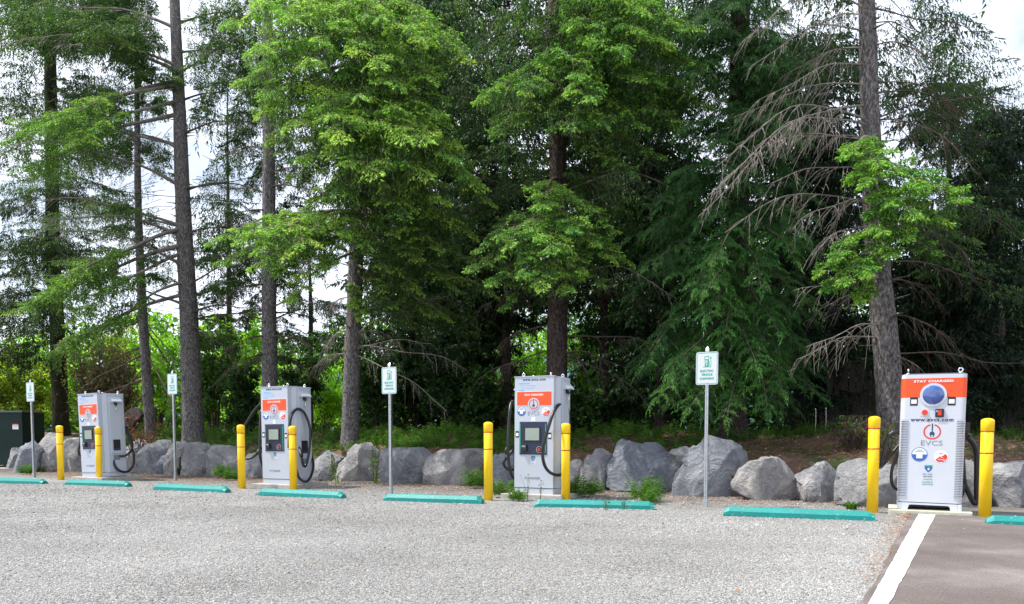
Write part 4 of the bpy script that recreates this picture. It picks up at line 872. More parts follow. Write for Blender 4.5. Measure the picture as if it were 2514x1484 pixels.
# ------------------------------------------------------------------ utility box
g0 = at(-75, 1140, 22.4); top = at(0, 1009, 22.4).z
T = thing('utility_box', 'dark green metal utility box at the left edge behind the boulders', 'utility box', (g0.x, g0.y, 0), R(1))
wx = at(52, 1010, 22.4).x - g0.x
MB().box(0, wx, 0, 1.1, 0.12, top - .05, .015).build('cabinet', M['darkgreen'], T)
MB().box(-.03, wx + .03, -.04, 1.13, top - .049, top, .012).build('lid', mat('lid_sky_tint', (0.10, 0.13, 0.13), 0.25), T)  # lid paler than the box: the sky's reflection is put into its colour
MB().box(wx * .40, wx * .405 + .006, -.004, -.0005, .2, top - .08).build('door_seam', M['seam'], T)
MB().box(wx * .52, wx * .58, -.012, -.0005, top - .13, top - .10, .003).build('latch', M['chrome'], T)
lx = wx * 0.83; l_ = MB().box(lx - .02, lx + .16, -.003, -.0005, top - .56, top - .40).build('warning_label', M['white'], T)
MB().box(lx - .019, lx + .159, -.0045, -.0032, top - .44, top - .402).build('label_header', M['orange'], l_); text('WARNING', lx + .07, -.0045, top - .42, .12, .018, M['white'], l_); text('High voltage', lx + .07, -.0032, top - .48, .13, .02, M['black'], l_)
pd = thing('concrete_pad', 'pale concrete slab under the green utility box', 'concrete pad', (g0.x, g0.y, 0), R(6)); MB().box(-.3, wx + .25, -.9, 1.3, -.05, .05, .01).build('slab', M['concrete'], pd)

#%%VEG
# ------------------------------------------------------------------ vegetation
def norm(a): return a / (np.linalg.norm(a, axis=-1, keepdims=True) + 1e-9)
def spindles(P, D, L, Rr, T, cheap=False, wide=0.6):
    n = len(P); D = norm(D); A = norm(np.cross(D, rng.normal(0, 1, (n, 3))))
    if cheap:        # one narrow triangle
        q = P + D * (L * .12)[:, None]; v = np.stack([q - A * Rr[:, None], q + A * Rr[:, None], P + D * L[:, None]], 1); f = np.array([0, 1, 2])
    else:            # a blunt diamond of two
        q = P + D * (L * wide)[:, None]; v = np.stack([P, q - A * Rr[:, None], P + D * L[:, None], q + A * Rr[:, None]], 1); f = np.array([0, 1, 2, 0, 2, 3])
    m = v.shape[1]; F = (f[None] + (np.arange(n) * m)[:, None]).ravel()
    return v.reshape(-1, 3), F, np.repeat(T, m, axis=0)
def fingers(P, D, L, Rr, T):      # blunt new shoots, three sided
    n = len(P); D = norm(D); A = norm(np.cross(D, rng.normal(0, 1, (n, 3)))); B = np.cross(D, A); vs = [P]
    for k in range(3): a = k * 2.0944; vs.append(P + D * (L * .68)[:, None] + (A * math.cos(a) + B * math.sin(a)) * Rr[:, None])
    vs.append(P + D * L[:, None]); v = np.stack(vs, 1); f = np.array([0, 2, 1, 0, 3, 2, 0, 1, 3, 1, 2, 4, 2, 3, 4, 3, 1, 4]); F = (f[None] + (np.arange(n) * 5)[:, None]).ravel()
    return v.reshape(-1, 3), F, np.repeat(T, 5, axis=0)
def rotz(v, a): c, s = math.cos(a), math.sin(a); return np.array([v[0] * c - v[1] * s, v[0] * s + v[1] * c, v[2]])
def template(kind, seed):
    r = random.Random(seed); p, d, L, q, tp = [], [], [], [], []
    def add(P, D, l, w, t): p.append(P); d.append(D); L.append(l); q.append(w); tp.append(t)
    if kind == 'spruce':
        droop = r.uniform(0.18, 0.55)
        for k in range(9):
            l = 0.10 + 0.095 * k; c = np.array([l, r.uniform(-.02, .02), -droop * l * l])
            for sd in (-1, 1):
                tl = 0.42 * (1 - 0.78 * l) * r.uniform(.8, 1.15); td = rotz(np.array([1, 0, -0.25 - .5 * l]), sd * R(r.uniform(42, 66)))
                for j in range(5):
                    f = (j + .5) / 5; P = c + td * tl * f - np.array([0, 0, .7 * (tl * f) ** 1.4])
                    add(P, rotz(td, sd * R(-38 if j % 2 else 38)) + np.array([0, 0, -.2]), .10 * r.uniform(.8, 1.2), .014, 0.25 + .35 * f)
                add(c + td * tl * .9 - np.array([0, 0, .7 * tl ** 1.4]), td + np.array([0, 0, -.15]), .105 * r.uniform(.85, 1.2), .021, 1.0)
            if k % 2 == 0:        # hanging twig below the axis
                hl = r.uniform(.2, .45); hx = r.uniform(-.08, .08)
                for j in range(6): add(c + np.array([hx * .3, hx, -hl * (j + .3) / 6]), np.array([r.uniform(-.4, .4), r.uniform(-.4, .4), -1]), .085, .014, 0.15)
        for sd in (-1, 0, 1): add(np.array([.96, sd * .01, -droop * .92]), np.array([1, sd * .7, -.2]), .10, .017, 1.0)
    elif kind == 'far':
        droop = r.uniform(0.15, 0.4)
        for k in range(9):
            l = 0.07 + 0.1 * k; c = np.array([l, 0, -droop * l * l])
            for sd in (-1, 1):
                tl = 0.42 * (1 - 0.75 * l)
                for j in range(2):
                    f = (j + .8) / 2; td = rotz(np.array([1, 0, -.6]), sd * R(r.uniform(35, 75)))
                    add(c + td * tl * f * .7, td + np.array([0, 0, -.35]), .16 * r.uniform(.8, 1.2), .020, .3 + .6 * (j == 1))
            add(c, np.array([r.uniform(-.3, .3), r.uniform(-.3, .3), -1]), .24, .02, .1)
        add(np.array([.95, 0, -droop * .9]), np.array([1, 0, -.3]), .18, .028, 1.0)
    elif kind == 'strand':     # pendulous twig: narrow, shoots pressed along it
        for k in range(13):
            l = k / 13; w_ = .10 * (1 - l * .5)
            for sd in (-1, 1): add(np.array([l, sd * .01 + r.uniform(-.02, .02), r.uniform(-.02, .02)]), np.array([1, sd * r.uniform(.2, .75), r.uniform(-.6, .6)]), .15 * r.uniform(.7, 1.2), .020, .15 + .5 * r.random() ** 2)
    elif kind == 'cedar':      # flat fern-like spray hanging down, narrow side fronds
        for k in range(9):
            l = 0.10 * k; c = np.array([l * .75, 0, -.55 * l * l]); 
            for sd in (-1, 1):
                tl = 0.34 * (1 - 0.80 * l) * r.uniform(.8, 1.1); td = norm(rotz(np.array([1, 0, -.75 - .5 * l]), sd * R(r.uniform(28, 46))))
                P = c; add(P, td, tl * .95, .017, .3); 
                for j in (1, 2): add(c + td * tl * .28 * j, norm(rotz(td, sd * R(28)) + np.array([0, 0, -.45])), tl * .42, .0135, .5); add(c + td * tl * .3 * j, norm(rotz(td, -sd * R(22)) + np.array([0, 0, -.5])), tl * .38, .0125, .5)
        add(np.array([.68, 0, -.45]), np.array([.6, 0, -1]), .24, .017, 1.0); add(np.array([.6, 0, -.35]), np.array([.7, .2, -1]), .22, .016, .9)
    return [np.array(x, dtype=np.float64) for x in (p, d, L, q, tp)]
TPL = {k: [template(k, 100 + i) for i in range(6)] for k in ('spruce', 'far', 'cedar', 'strand')}
TRIS = [0]
class Crown:
    def __init__(s): s.i = {k: [] for k in TPL}
    def spray(s, kind, pos, yaw, pitch, scale, tone, fat=1.0): s.i[kind].append((pos[0], pos[1], pos[2], yaw, pitch, scale, tone, fat))
    def mesh(s, name, dark, light):
        V_, F_, T_, off = [], [], [], 0
        for kind, L_ in s.i.items():
            if not L_: continue
            I = np.array(L_); ti = rng.integers(0, 6, len(I))
            for t in range(6):
                J = I[ti == t]
                if not len(J): continue
                p, d, L, q, tp = TPL[kind][t]; n, m = len(J), len(p)
                cy, sy, cp_, sp2 = (f(J[:, c])[:, None] for f, c in ((np.cos, 3), (np.sin, 3), (np.cos, 4), (np.sin, 4)))
                roll = rng.uniform(-.35, .35, (n, 1)); cr_, sr = np.cos(roll), np.sin(roll)
                def tf(v):
                    x, y, z = v[None, :, 0], v[None, :, 1], v[None, :, 2]; y, z = y * cr_ - z * sr, y * sr + z * cr_
                    x, z = x * cp_ - z * sp2, x * sp2 + z * cp_
                    return np.stack([x * cy - y * sy, x * sy + y * cy, z], -1)
                sc_ = J[:, 5][:, None, None]; P = (tf(p) * sc_ + J[:, None, :3]).reshape(-1, 3); D = (tf(d) + rng.normal(0, .16, (n, m, 3))).reshape(-1, 3)
                P += rng.normal(0, .012, P.shape)
                ls = (0.55 + 0.45 * J[:, 5])[:, None] if kind == 'spruce' else J[:, 5][:, None]
                LL = (L[None] * ls * rng.uniform(.75, 1.2, (n, m))).ravel(); RR = (q[None] * ls * J[:, 7][:, None]).ravel()
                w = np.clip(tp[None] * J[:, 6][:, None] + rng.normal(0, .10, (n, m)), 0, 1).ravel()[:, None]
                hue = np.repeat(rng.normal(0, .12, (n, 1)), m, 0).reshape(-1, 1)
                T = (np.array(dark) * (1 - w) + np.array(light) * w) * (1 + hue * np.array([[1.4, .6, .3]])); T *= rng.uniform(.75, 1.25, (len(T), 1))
                tipm = np.tile(tp > .95, n) if kind == 'spruce' else np.zeros(len(P), bool); k = ~tipm
                v, f, t_ = spindles(P[k], D[k], LL[k], RR[k], T[k], cheap=True)
                V_.append(v); F_.append(f + off); T_.append(t_); off += len(v)
                if tipm.any(): v, f, t_ = fingers(P[tipm], D[tipm], LL[tipm], RR[tipm] * 1.1, T[tipm]); V_.append(v); F_.append(f + off); T_.append(t_); off += len(v)
        F = np.concatenate(F_); TRIS[0] += len(F) // 3
        return np_mesh(name, np.concatenate(V_), F, 3, tint=np.concatenate(T_).clip(0.004, .8))

class Tree:
    def __init__(s, name, label, cat, pts, m, w0, w1, group=None, twig='twig', dark=(.045, .100, .026), light=(.26, .45, .06), bend=0.02):
        # pts: (x px, y px) along the trunk from the ground up, all at depth Y
        s.Y = pts[0][2]; b0 = at(pts[0][0], pts[0][1], s.Y); s.base = Vector((b0.x, b0.y, bh(b0) - 0.08))
        s.t = thing(name, label, cat, s.base, 0, group); s.twigm = twig; s.dark, s.light = dark, light; s.crown = Crown(); s.branches = []; s.stuffw = Tubes()
        P = [s.base] + [at(*p) for p in pts[1:]]; s.P = catmull(P, 6); s.r = [w0 + (w1 - w0) * (p.z - s.base.z) / (P[-1].z - s.base.z) for p in s.P]
        Q = []; sides = 28; seed = random.random() * 50
        C = []; 
        total = [0]
        pts2 = []; 
        for i in range(len(s.P) - 1):
            n = max(2, int((s.P[i + 1] - s.P[i]).length / 0.07))
            for k in range(n): pts2.append((s.P[i].lerp(s.P[i + 1], k / n), s.r[i] + (s.r[i + 1] - s.r[i]) * k / n))
        pts2.append((s.P[-1], s.r[-1])); v = []
        for c, r_ in pts2:
            zz = c.z - s.base.z; fl = 1 + 0.45 * math.exp(-zz / 0.22)
            for k in range(sides):
                a = 2 * math.pi * k / sides; q = Vector((math.cos(a) * 3, math.sin(a) * 3, zz * 1.6 + seed))
                rr = r_ * fl * (1 + 0.07 * mnoise.noise(q * .6) + 0.05 * mnoise.noise(q * 2.2) + 0.035 * mnoise.noise(Vector((q.x * 3, q.y * 3, q.z * 2.6))))
                v.append((c.x + rr * math.cos(a) - s.base.x, c.y + rr * math.sin(a) - s.base.y, c.z - s.base.z))
        if w0 > .2:
            kt = Tubes()
            for _ in range(46):
                c, r_ = pts2[random.randrange(8, len(pts2))]; a = random.uniform(0, 6.28); d = Vector((math.cos(a), math.sin(a), random.uniform(-.2, .35))); l = random.uniform(.05, .30)
                if c.z - s.base.z > 14: continue
                o0 = c - s.base + Vector((d.x, d.y, 0)) * (r_ * .85); kt.add([o0, o0 + d * (r_ * .2 + .03), o0 + d * (r_ * .2 + l)], .026, .006, 5)
            o_ = link('branch_stubs', kt.mesh('branch_stubs'), M[m], s.t); o_['kind'] = 'stuff'
        i = np.arange(len(pts2) * sides).reshape(-1, sides); nx = np.roll(i, -1, 1)
        link('trunk', np_mesh('trunk', np.array(v), np.stack([i[:-1], nx[:-1], nx[1:], i[1:]], -1).reshape(-1), 4, smooth_=True), M[m], s.t)
    def on_trunk(s, z):
        for a, b, ra, rb in zip(s.P, s.P[1:], s.r, s.r[1:]):
            if a.z <= z <= b.z: f = (z - a.z) / (b.z - a.z); return a.lerp(b, f), ra + (rb - ra) * f
        return (s.P[-1], s.r[-1]) if z > s.P[-1].z else (s.P[0], s.r[0])
    def curve(s, A, B, rise, wob=0.06, n=12):
        d = B - A; ln = d.length; side = Vector((-d.y, d.x, 0)); side = side.normalized() if side.length > 1e-4 else Vector((1, 0, 0)); ph = random.uniform(0, 6)
        return [A + d * (k / n) + Vector((0, 0, rise * 4 * (k / n) * (1 - k / n))) + side * (wob * ln * .5 * math.sin(ph + 5 * k / n) * (k / n)) + Vector((0, 0, wob * ln * .3 * math.sin(ph * 2 + 9 * k / n) * (k / n))) for k in range(n + 1)]
    def branch_mesh(s, tb, own):
        if not tb.ok(): return
        v = np.concatenate(tb.v) - np.array(s.base[:]); tb.v = [v]
        me = tb.mesh('branch'); TRIS[0] += 2 * len(me.polygons); link('branch', me, M[own], s.t)
    def bough(s, zA, B, W=1.0, f0=0.3, rise=0.1, dens=7.5, tone=0.5, kind='spruce', own=True, fat=1.0, r0=None, sc=1.0, hang=0.12, m=None):
        A, tr = s.on_trunk(zA); C = s.curve(A, B, rise); ln = sum((b - a).length for a, b in zip(C, C[1:])); r0 = r0 or min(tr * .45, 0.018 + 0.011 * ln)
        tb = Tubes() if own else s.stuffw; k0 = 0 if own else min(9, int(12 * f0 * random.uniform(.6, 1.0))); tb.add(C[k0:], r0 if own else .009, 0.004, 5 if own else 3)
        n = max(3, int(ln * (1 - f0) * dens)); d0 = C[-1] - C[0]; yaw0 = math.atan2(d0.y, d0.x)
        for k in range(n):
            f = f0 + (1 - f0) * (k + random.random() * .6) / n; x = f * 12; i = min(11, int(x)); p = C[i].lerp(C[i + 1], x - i); dd = C[i + 1] - C[i]; yaw = math.atan2(dd.y, dd.x)
            sd = 1 if k % 2 else -1; g = (f - f0) / (1 - f0); shape = (0.45 + 1.1 * g if g < .5 else 1.0 * (1.55 - g) ) ; shape = min(1, shape)
            if random.random() < hang: s.crown.spray(kind, p, yaw + random.uniform(-2.6, 2.6), R(-random.uniform(45, 80)), W * random.uniform(.45, .75), tone * .35, fat); continue
            s.crown.spray(kind, p, yaw + sd * R(random.uniform(28, 72)), R(random.uniform(-16, 16)), W * shape * random.uniform(.7, 1.05), tone * random.uniform(.45, 1.35), fat)
            if kind != 'cedar':
                for _ in range(2 if kind == 'spruce' else random.choice((0, 1, 1))):
                    yy_ = yaw + sd * R(50); e = p + Vector((math.cos(yy_), math.sin(yy_), -.25)) * (W * shape * random.random() * .8); s.crown.spray('strand', e, random.uniform(0, 6.28), R(-random.uniform(68, 90)), W * random.uniform(.35, .95), tone * .25, 1.1)
            if own and kind == 'spruce' and W > .5: tb.add([p, p + Vector((math.cos(yaw + sd * R(50)), math.sin(yaw + sd * R(50)), -.2)) * W * shape * .55], .006, .003, 3)
        s.crown.spray(kind, C[-1], yaw0, R(-8), W * .7, tone, fat)
        if own: s.branch_mesh(tb, m or s.twigm)
    def dead(s, zA, B, rise=0.25, twigs=16, tl=0.7, r0=None, m=None, own=True, down=0.8, A=None):
        if A is None: A, tr = s.on_trunk(zA)
        else: tr = .1
        C = s.curve(A, B, rise, .09); ln = (B - A).length; r0 = r0 or min(tr * .4, 0.010 + 0.009 * ln); tb = Tubes() if own else s.stuffw; tb.add(C[:3], r0 * 1.25, r0 * .82, 6); tb.add(C[2:], r0 * .82, 0.004, 5)
        d0 = (B - A).normalized()
        for k in range(twigs):
            f = random.uniform(.15, 1); x = f * 12; i = min(11, int(x)); p = C[i].lerp(C[i + 1], x - i); sd = random.choice((-1, 1))
            side = Vector((-d0.y * sd, d0.x * sd, 0)); l = tl * random.uniform(.3, 1.1) * (1.1 - .5 * f); dirn = (d0 * random.uniform(.2, .9) + side * random.uniform(.0, .9)).normalized()
            q = [p + dirn * (l * t) + Vector((0, 0, -down * l * t * t + .12 * l * t)) for t in (0, .25, .5, .75, 1)]; tb.add(q, .0048, .002, 3)
            for j in range(2):
                e = q[random.randint(1, 3)]; dl = l * random.uniform(.2, .5); dd = (dirn + Vector((random.uniform(-.8, .8), random.uniform(-.8, .8), -random.uniform(.2, 1.2)))).normalized(); tb.add([e, e + dd * dl * .5, e + dd * dl + Vector((0, 0, -.1 * dl))], .004, .002, 3)
        if own: s.branch_mesh(tb, m or s.twigm)
    def fill(s, rect, n, dy, W, tone, kind='spruce', own=False, k_att=(.05, .45), **kw):
        x0, y0, x1, y1 = rect
        for _ in range(n):
            B = at(random.uniform(x0, x1), random.uniform(y0, y1), s.Y + random.uniform(*dy)); tr, _r = s.on_trunk(B.z); hd = math.hypot(B.x - tr.x, B.y - tr.y)
            s.bough(max(s.base.z + .8, B.z + hd * random.uniform(*k_att)), B, W=W * random.uniform(.8, 1.15), tone=tone * random.uniform(.6, 1.2), kind=kind, own=own, **kw)
    def finish(s):

        if any(s.crown.i.values()):
            me = s.crown.mesh('crown', s.dark, s.light); link('crown', me, M['needles'], s.t, -s.base)
        if s.stuffw.ok():
            s.stuffw.v = [np.concatenate(s.stuffw.v) - np.array(s.base[:])]; me = s.stuffw.mesh('limbs'); TRIS[0] += 2 * len(me.polygons); o = link('limbs', me, M[s.twigm], s.t); o['kind'] = 'stuff'
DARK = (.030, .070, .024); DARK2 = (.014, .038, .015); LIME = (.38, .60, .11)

# --- slim young spruce left of the big grey trunk
t = Tree('spruce_tree', 'slim spruce with thin pale trunk, left of the thick grey trunk near the second sign', 'tree', [(371, 1055, 21.6), (352, 800, 21.6), (341, 560, 21.6), (337, 330, 21.6), (336, 150, 21.6), (335, 20, 21.6)], 'bark', .155, .05, 'spruces standing along the planted bank')
for (x, y, zy, dy) in ((190, 960, 870, -1.2), (230, 830, 790, -.5), (180, 1000, 930, .6), (260, 1010, 900, -1), (300, 1040, 960, -1.2), (430, 900, 780, -.6), (455, 960, 800, .5), (440, 1010, 870, -1), (290, 830, 770, .4), (235, 905, 850, 1)):
    t.dead(at(340, zy, 21.6).z, at(x, y, 21.6 + dy), rise=.05, twigs=14, tl=.7, m='twig_brown')
t.fill((250, 60, 420, 700), 30, (-1.5, 1.5), .62, .35, f0=.3, dens=6, k_att=(-.1, .3))
t.finish()

# --- thick grey trunk near the second sign
t = Tree('spruce_tree', 'tall spruce with thick bare grey trunk just right of the second sign, long limbs', 'tree', [(474, 1062, 21.0), (465, 800, 21.0), (452, 560, 21.0), (441, 280, 21.0), (430, 30, 21.0), (421, -200, 21.0), (412, -400, 21.0)], 'bark', .29, .075, 'spruces standing along the planted bank')
L_ = [(15, 95, 175, -2.5, .35), (150, 105, 165, -2.2, .25), (0, 370, 462, -3.5, .5), (60, 305, 360, 2, .2), (60, 552, 585, -3, .42), (110, 560, 660, -3.2, .35), (250, 720, 755, -2, .22), (60, 500, 560, -1.5, .3), (280, 320, 370, -1, .15), (310, 545, 560, .8, .1), (100, 20, 70, -1, .3)]
for x, y, ya, dy, ri in L_:
    t.dead(at(445, ya, 21).z, at(x, y, 21 + dy), rise=ri, twigs=30, tl=.8, r0=.046, m='twig')
for x, y, ya, dy, ri in [(650, 300, 330, -1, .15), (640, 440, 470, 1, .1), (700, 480, 465, -1.5, .2), (620, 640, 700, -1, .1), (600, 720, 735, 1.5, .15), (700, 770, 790, 1, .15), (660, 765, 770, -2, .2), (600, 220, 250, 0, .1), (620, 140, 130, -1, .1), (640, 20, 60, 1, .1), (590, 560, 580, -1, .15), (640, 60, 180, 1, .0), (560, 860, 800, -1, .1), (610, 820, 780, .5, .1)]:
    t.dead(at(450, ya, 21).z, at(x, y, 21 + dy), rise=ri, twigs=22, tl=.7, r0=.032, m='twig_brown')
for x, y, ya, dy, W_, tn in [(40, 330, 200, -2.5, .95, 1.1), (120, 300, 210, -3, 1.0, 1.15), (200, 340, 250, -3, .9, 1.1), (90, 400, 280, -2.6, .9, .9), (150, 700, 560, -3, 1, .8), (210, 760, 620, -2.5, .95, .8), (70, 760, 600, -2.8, .9, .7), (260, 800, 690, -2.5, .8, .5), (130, 860, 720, -2, .8, .4), (190, 690, 560, -2, .9, .9)]:
    t.bough(at(440, ya, 21).z, at(x, y, 21 + dy), W=W_, f0=.5, rise=.15, tone=tn * 1.4, dens=9)
t.fill((0, -20, 330, 120), 26, (-2, 2), .9, .35, f0=.35, dens=6)
t.fill((0, 130, 430, 720), 48, (-2, 2.5), .6, .35, kind='far', f0=.35, dens=8, hang=.6)
t.fill((480, 0, 640, 620), 30, (-1, 2.5), .6, .2, kind='far', f0=.4, dens=7, hang=.5)
t.finish()

# --- mossy dark tree at far left
t = Tree('conifer_tree', 'dark moss covered conifer at the far left, trunk ending in hanging foliage', 'tree', [(150, 1050, 25.0), (140, 800, 25), (130, 600, 25), (126, 300, 25), (120, -50, 25), (118, -500, 25)], 'bark_moss', .25, .12, None, 'twig_brown', dark=(.022, .045, .014), light=(.09, .15, .022))
t.fill((-60, -20, 330, 330), 46, (-3, 2), 1.1, .35, f0=.25, dens=6, kind='far', k_att=(-.1, .5))
t.fill((-60, 250, 300, 700), 60, (-3.2, 1), 1.0, .35, f0=.25, dens=6, kind='far', k_att=(.0, .6))
t.fill((-60, 500, 150, 900), 16, (-3, 0), .9, .5, f0=.2, dens=6)
t.finish()

# --- straight grey trunk behind the second charger
t = Tree('spruce_tree', 'straight spruce with grey trunk rising directly behind the second charger', 'tree', [(662, 1060, 19.6), (661, 800, 19.6), (660, 560, 19.6), (660, 300, 19.6), (657, 30, 19.6), (655, -200, 19.6), (652, -400, 19.6)], 'bark', .215, .09, 'spruces standing along the planted bank')
for x, y, ya, dy in [(540, 740, 700, -1), (500, 780, 790, 1), (770, 740, 760, -1.3), (800, 800, 770, 1), (520, 640, 650, 0.5), (760, 850, 830, -1), (830, 760, 790, .6), (560, 860, 830, -1), (740, 905, 880, .8), (770, 560, 540, -1), (540, 470, 480, 1), (790, 420, 430, -.6), (560, 380, 370, .6), (770, 630, 600, 1), (550, 920, 870, -1), (800, 480, 460, -1.4), (550, 545, 520, -.8), (740, 350, 330, -.8)]:
    t.dead(at(660, ya, 19.6).z, at(x, y, 19.6 + dy), rise=.15, twigs=24, tl=.65, r0=.028, m='twig_brown')
t.fill((500, 330, 800, 700), 26, (.4, 3), .6, .12, f0=.3, dens=5)
t.fill((470, -20, 800, 330), 22, (.5, 3), .75, .25, f0=.3, dens=5)
t.fill((480, 640, 860, 900), 14, (.6, 3), .55, .15, f0=.35, dens=5)
t.finish()

# --- the spruce with bright boughs reaching towards the lot
t = Tree('spruce_tree', 'leaning grey spruce between the second and third chargers with bright green boughs overhead', 'tree', [(858, 1068, 18.2), (864, 900, 18.2), (872, 700, 18.2), (877, 480, 18.2), (882, 250, 18.2), (888, 0, 18.2), (892, -200, 18.2), (900, -400, 18.2)], 'bark', .215, .09, 'spruces standing along the planted bank', dark=DARK, light=LIME)
B_ = [ # tip x, tip y, attach y, depth offset, width, tone
 (590, 45, -60, -2.6, 1.1, 1.25), (650, 120, -20, -3.0, 1.15, 1.2), (720, 60, -90, -3.2, 1.1, 1.3), (760, 150, 0, -3.4, 1.15, 1.1), (620, 190, 60, -2.4, 1.0, 1.0), (820, 90, -60, -3.2, 1.1, 1.1), (700, 220, 40, -2.8, 1.1, .9),
 (660, 265, 150, -2.6, 1.1, 1.1), (720, 300, 170, -3.0, 1.1, 1.1), (800, 290, 150, -3.4, 1.15, 1.25), (860, 330, 160, -3.8, 1.2, 1.3), (770, 380, 240, -3.1, 1.1, .8), (850, 400, 260, -3.4, 1.1, .8), (690, 340, 220, -2.4, 1.0, .7), (830, 460, 300, -3.0, 1.0, .6), (740, 430, 300, -2.6, 1.0, .5),
 (950, 330, 180, -3.6, 1.2, 1.3), (1010, 320, 160, -3.6, 1.2, 1.35), (1080, 380, 200, -3.2, 1.15, 1.3), (1150, 430, 230, -2.8, 1.15, 1.15), (1190, 480, 260, -2.4, 1.0, .9), (1000, 420, 260, -3.4, 1.15, 1.0), (920, 420, 260, -3.6, 1.1, 1.05), (1080, 480, 300, -2.8, 1.1, .8), (980, 500, 330, -2.8, 1.1, .6),
 (900, 150, 0, -3.4, 1.15, 1.1), (960, 200, 40, -3.2, 1.15, 1.1), (1000, 100, -60, -3.2, 1.1, 1.15), (940, 60, -100, -3.2, 1.1, 1.1), (1060, 200, 60, -2.8, 1.1, .9), (1100, 120, -40, -2.6, 1.1, .9), (1050, 270, 110, -2.8, 1.1, .9), (880, 230, 80, -3.4, 1.1, 1.0),
 (790, 520, 400, -2.6, .9, 1.3), (850, 560, 430, -2.8, .9, 1.0), (900, 590, 440, -2.4, .85, .7), (960, 560, 420, -2.2, .9, .7),
 (545, 575, 520, -2.6, .85, 1.25), (600, 590, 520, -3.0, .9, 1.25), (660, 595, 520, -3.1, .9, 1.2), (730, 610, 530, -2.9, .85, 1.0), (640, 650, 560, -2.6, .75, .9), (560, 630, 560, -2.3, .7, .7), (800, 640, 560, -2.2, .75, .6), (700, 660, 570, -2.3, .7, .8), (730, 720, 620, -1.9, .55, 1.1),
 (930, 640, 540, -2.0, .85, .5), (1000, 620, 500, -2.0, .9, .6), (1060, 600, 480, -2.0, .9, .7), (1120, 560, 430, -2.2, .9, .6), (1010, 700, 600, -1.6, .8, .6), (1090, 690, 580, -1.7, .85, .5), (1150, 640, 520, -1.8, .85, .6), (1180, 710, 600, -1.4, .8, .55), (950, 740, 650, -1.4, .7, .4), (1080, 770, 680, -1.2, .7, .45), (870, 745, 700, -1.2, .4, 1.4), (880, 780, 730, -1.1, .35, 1.4)]
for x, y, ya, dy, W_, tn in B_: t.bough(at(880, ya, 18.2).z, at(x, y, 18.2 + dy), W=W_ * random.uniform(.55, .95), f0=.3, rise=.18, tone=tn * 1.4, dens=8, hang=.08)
t.fill((700, -40, 1250, 500), 30, (-1.6, 1.5), .85, .25, kind='far', f0=.2, dens=9, hang=.45)
t.fill((880, 480, 1250, 820), 40, (-.8, 2), .75, .2, kind='far', f0=.2, dens=9, hang=.45)
for x, y, ya, dy in [(780, 770, 730, .5), (1060, 840, 860, -1), (1130, 900, 850, -1.6), (960, 830, 820, .6), (800, 850, 800, -.6), (1180, 720, 770, -1.0), (770, 900, 870, .5), (1100, 1000, 870, -1.8), (740, 640, 660, 1), (990, 760, 830, -1)]:
    t.dead(at(868, ya, 18.2).z, at(x, y, 18.2 + dy), rise=.12, twigs=20, tl=.6, r0=.018, down=1.1)
t.finish()

# --- dark trunk behind the third charger
t = Tree('spruce_tree', 'dark brown trunked spruce behind the third charger, bright bough clump hiding its middle', 'tree', [(1366, 1060, 15.6), (1367, 900, 15.6), (1369, 720, 15.6), (1370, 450, 15.6), (1368, 200, 15.6), (1362, -50, 15.6), (1358, -700, 15.6)], 'bark_brown', .235, .10, 'spruces standing along the planted bank', twig='twig_brown', dark=DARK, light=(.29, .52, .09))
B_ = [(1180, 650, 560, -1.6, .7, .6), (1530, 640, 540, -1.3, .6, .8), (1250, 740, 640, -1.2, .6, .6), (1500, 560, 470, -1.6, .6, .6), (1330, 510, 440, -2.0, .8, 1.2), (1400, 550, 470, -2.1, .8, 1.0), (1250, 590, 520, -2.0, .8, .9), (1350, 600, 530, -2.4, .8, 1.1), (1450, 590, 520, -1.8, .75, .9), (1490, 625, 560, -1.5, .7, .9), (1420, 650, 580, -2.0, .75, .9), (1290, 660, 580, -2.2, .75, 1.0), (1340, 690, 610, -2.2, .7, .9), (1220, 690, 600, -1.6, .7, .8), (1390, 700, 640, -1.8, .65, .8), (1190, 600, 500, -1.4, .8, .6), (1460, 690, 620, -1.4, .65, .7),
 (1210, 240, 150, -2.0, .9, .8), (1290, 230, 130, -2.3, .9, .8), (1250, 310, 220, -1.8, .9, .5), (1400, 180, 90, -2.4, .95, 1.1), (1440, 230, 120, -2.6, .95, 1.1), (1500, 120, 20, -2.6, .95, 1.2), (1560, 80, -30, -2.6, 1.0, 1.25), (1620, 110, -20, -2.3, .95, 1.0), (1660, 60, -90, -2.2, .95, .9), (1540, 190, 80, -2.2, .9, .9), (1610, 210, 90, -2.0, .9, .8), (1690, 160, 30, -1.8, .9, .9), (1640, 290, 170, -1.7, .85, .8), (1560, 300, 190, -1.9, .85, .7), (1480, 300, 200, -2.1, .9, .7), (1400, 300, 200, -2.2, .9, .5), (1340, 120, 30, -2.0, .9, .4), (1530, 20, -80, -2.5, 1.0, 1.2), (1450, 60, -50, -2.3, .95, .7), (1600, 380, 280, -1.6, .75, .6), (1530, 420, 330, -1.7, .75, .5), (1690, 240, 120, -1.5, .8, .9)]
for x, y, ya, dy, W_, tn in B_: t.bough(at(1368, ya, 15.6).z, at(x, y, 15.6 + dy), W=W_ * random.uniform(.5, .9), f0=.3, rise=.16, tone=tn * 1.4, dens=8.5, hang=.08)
t.fill((1120, -30, 1700, 320), 54, (-1.2, 2), .75, .25, kind='far', f0=.2, dens=9, hang=.4)
t.fill((1140, 300, 1600, 740), 54, (-1.0, 2), .65, .2, kind='far', f0=.2, dens=9, hang=.4)
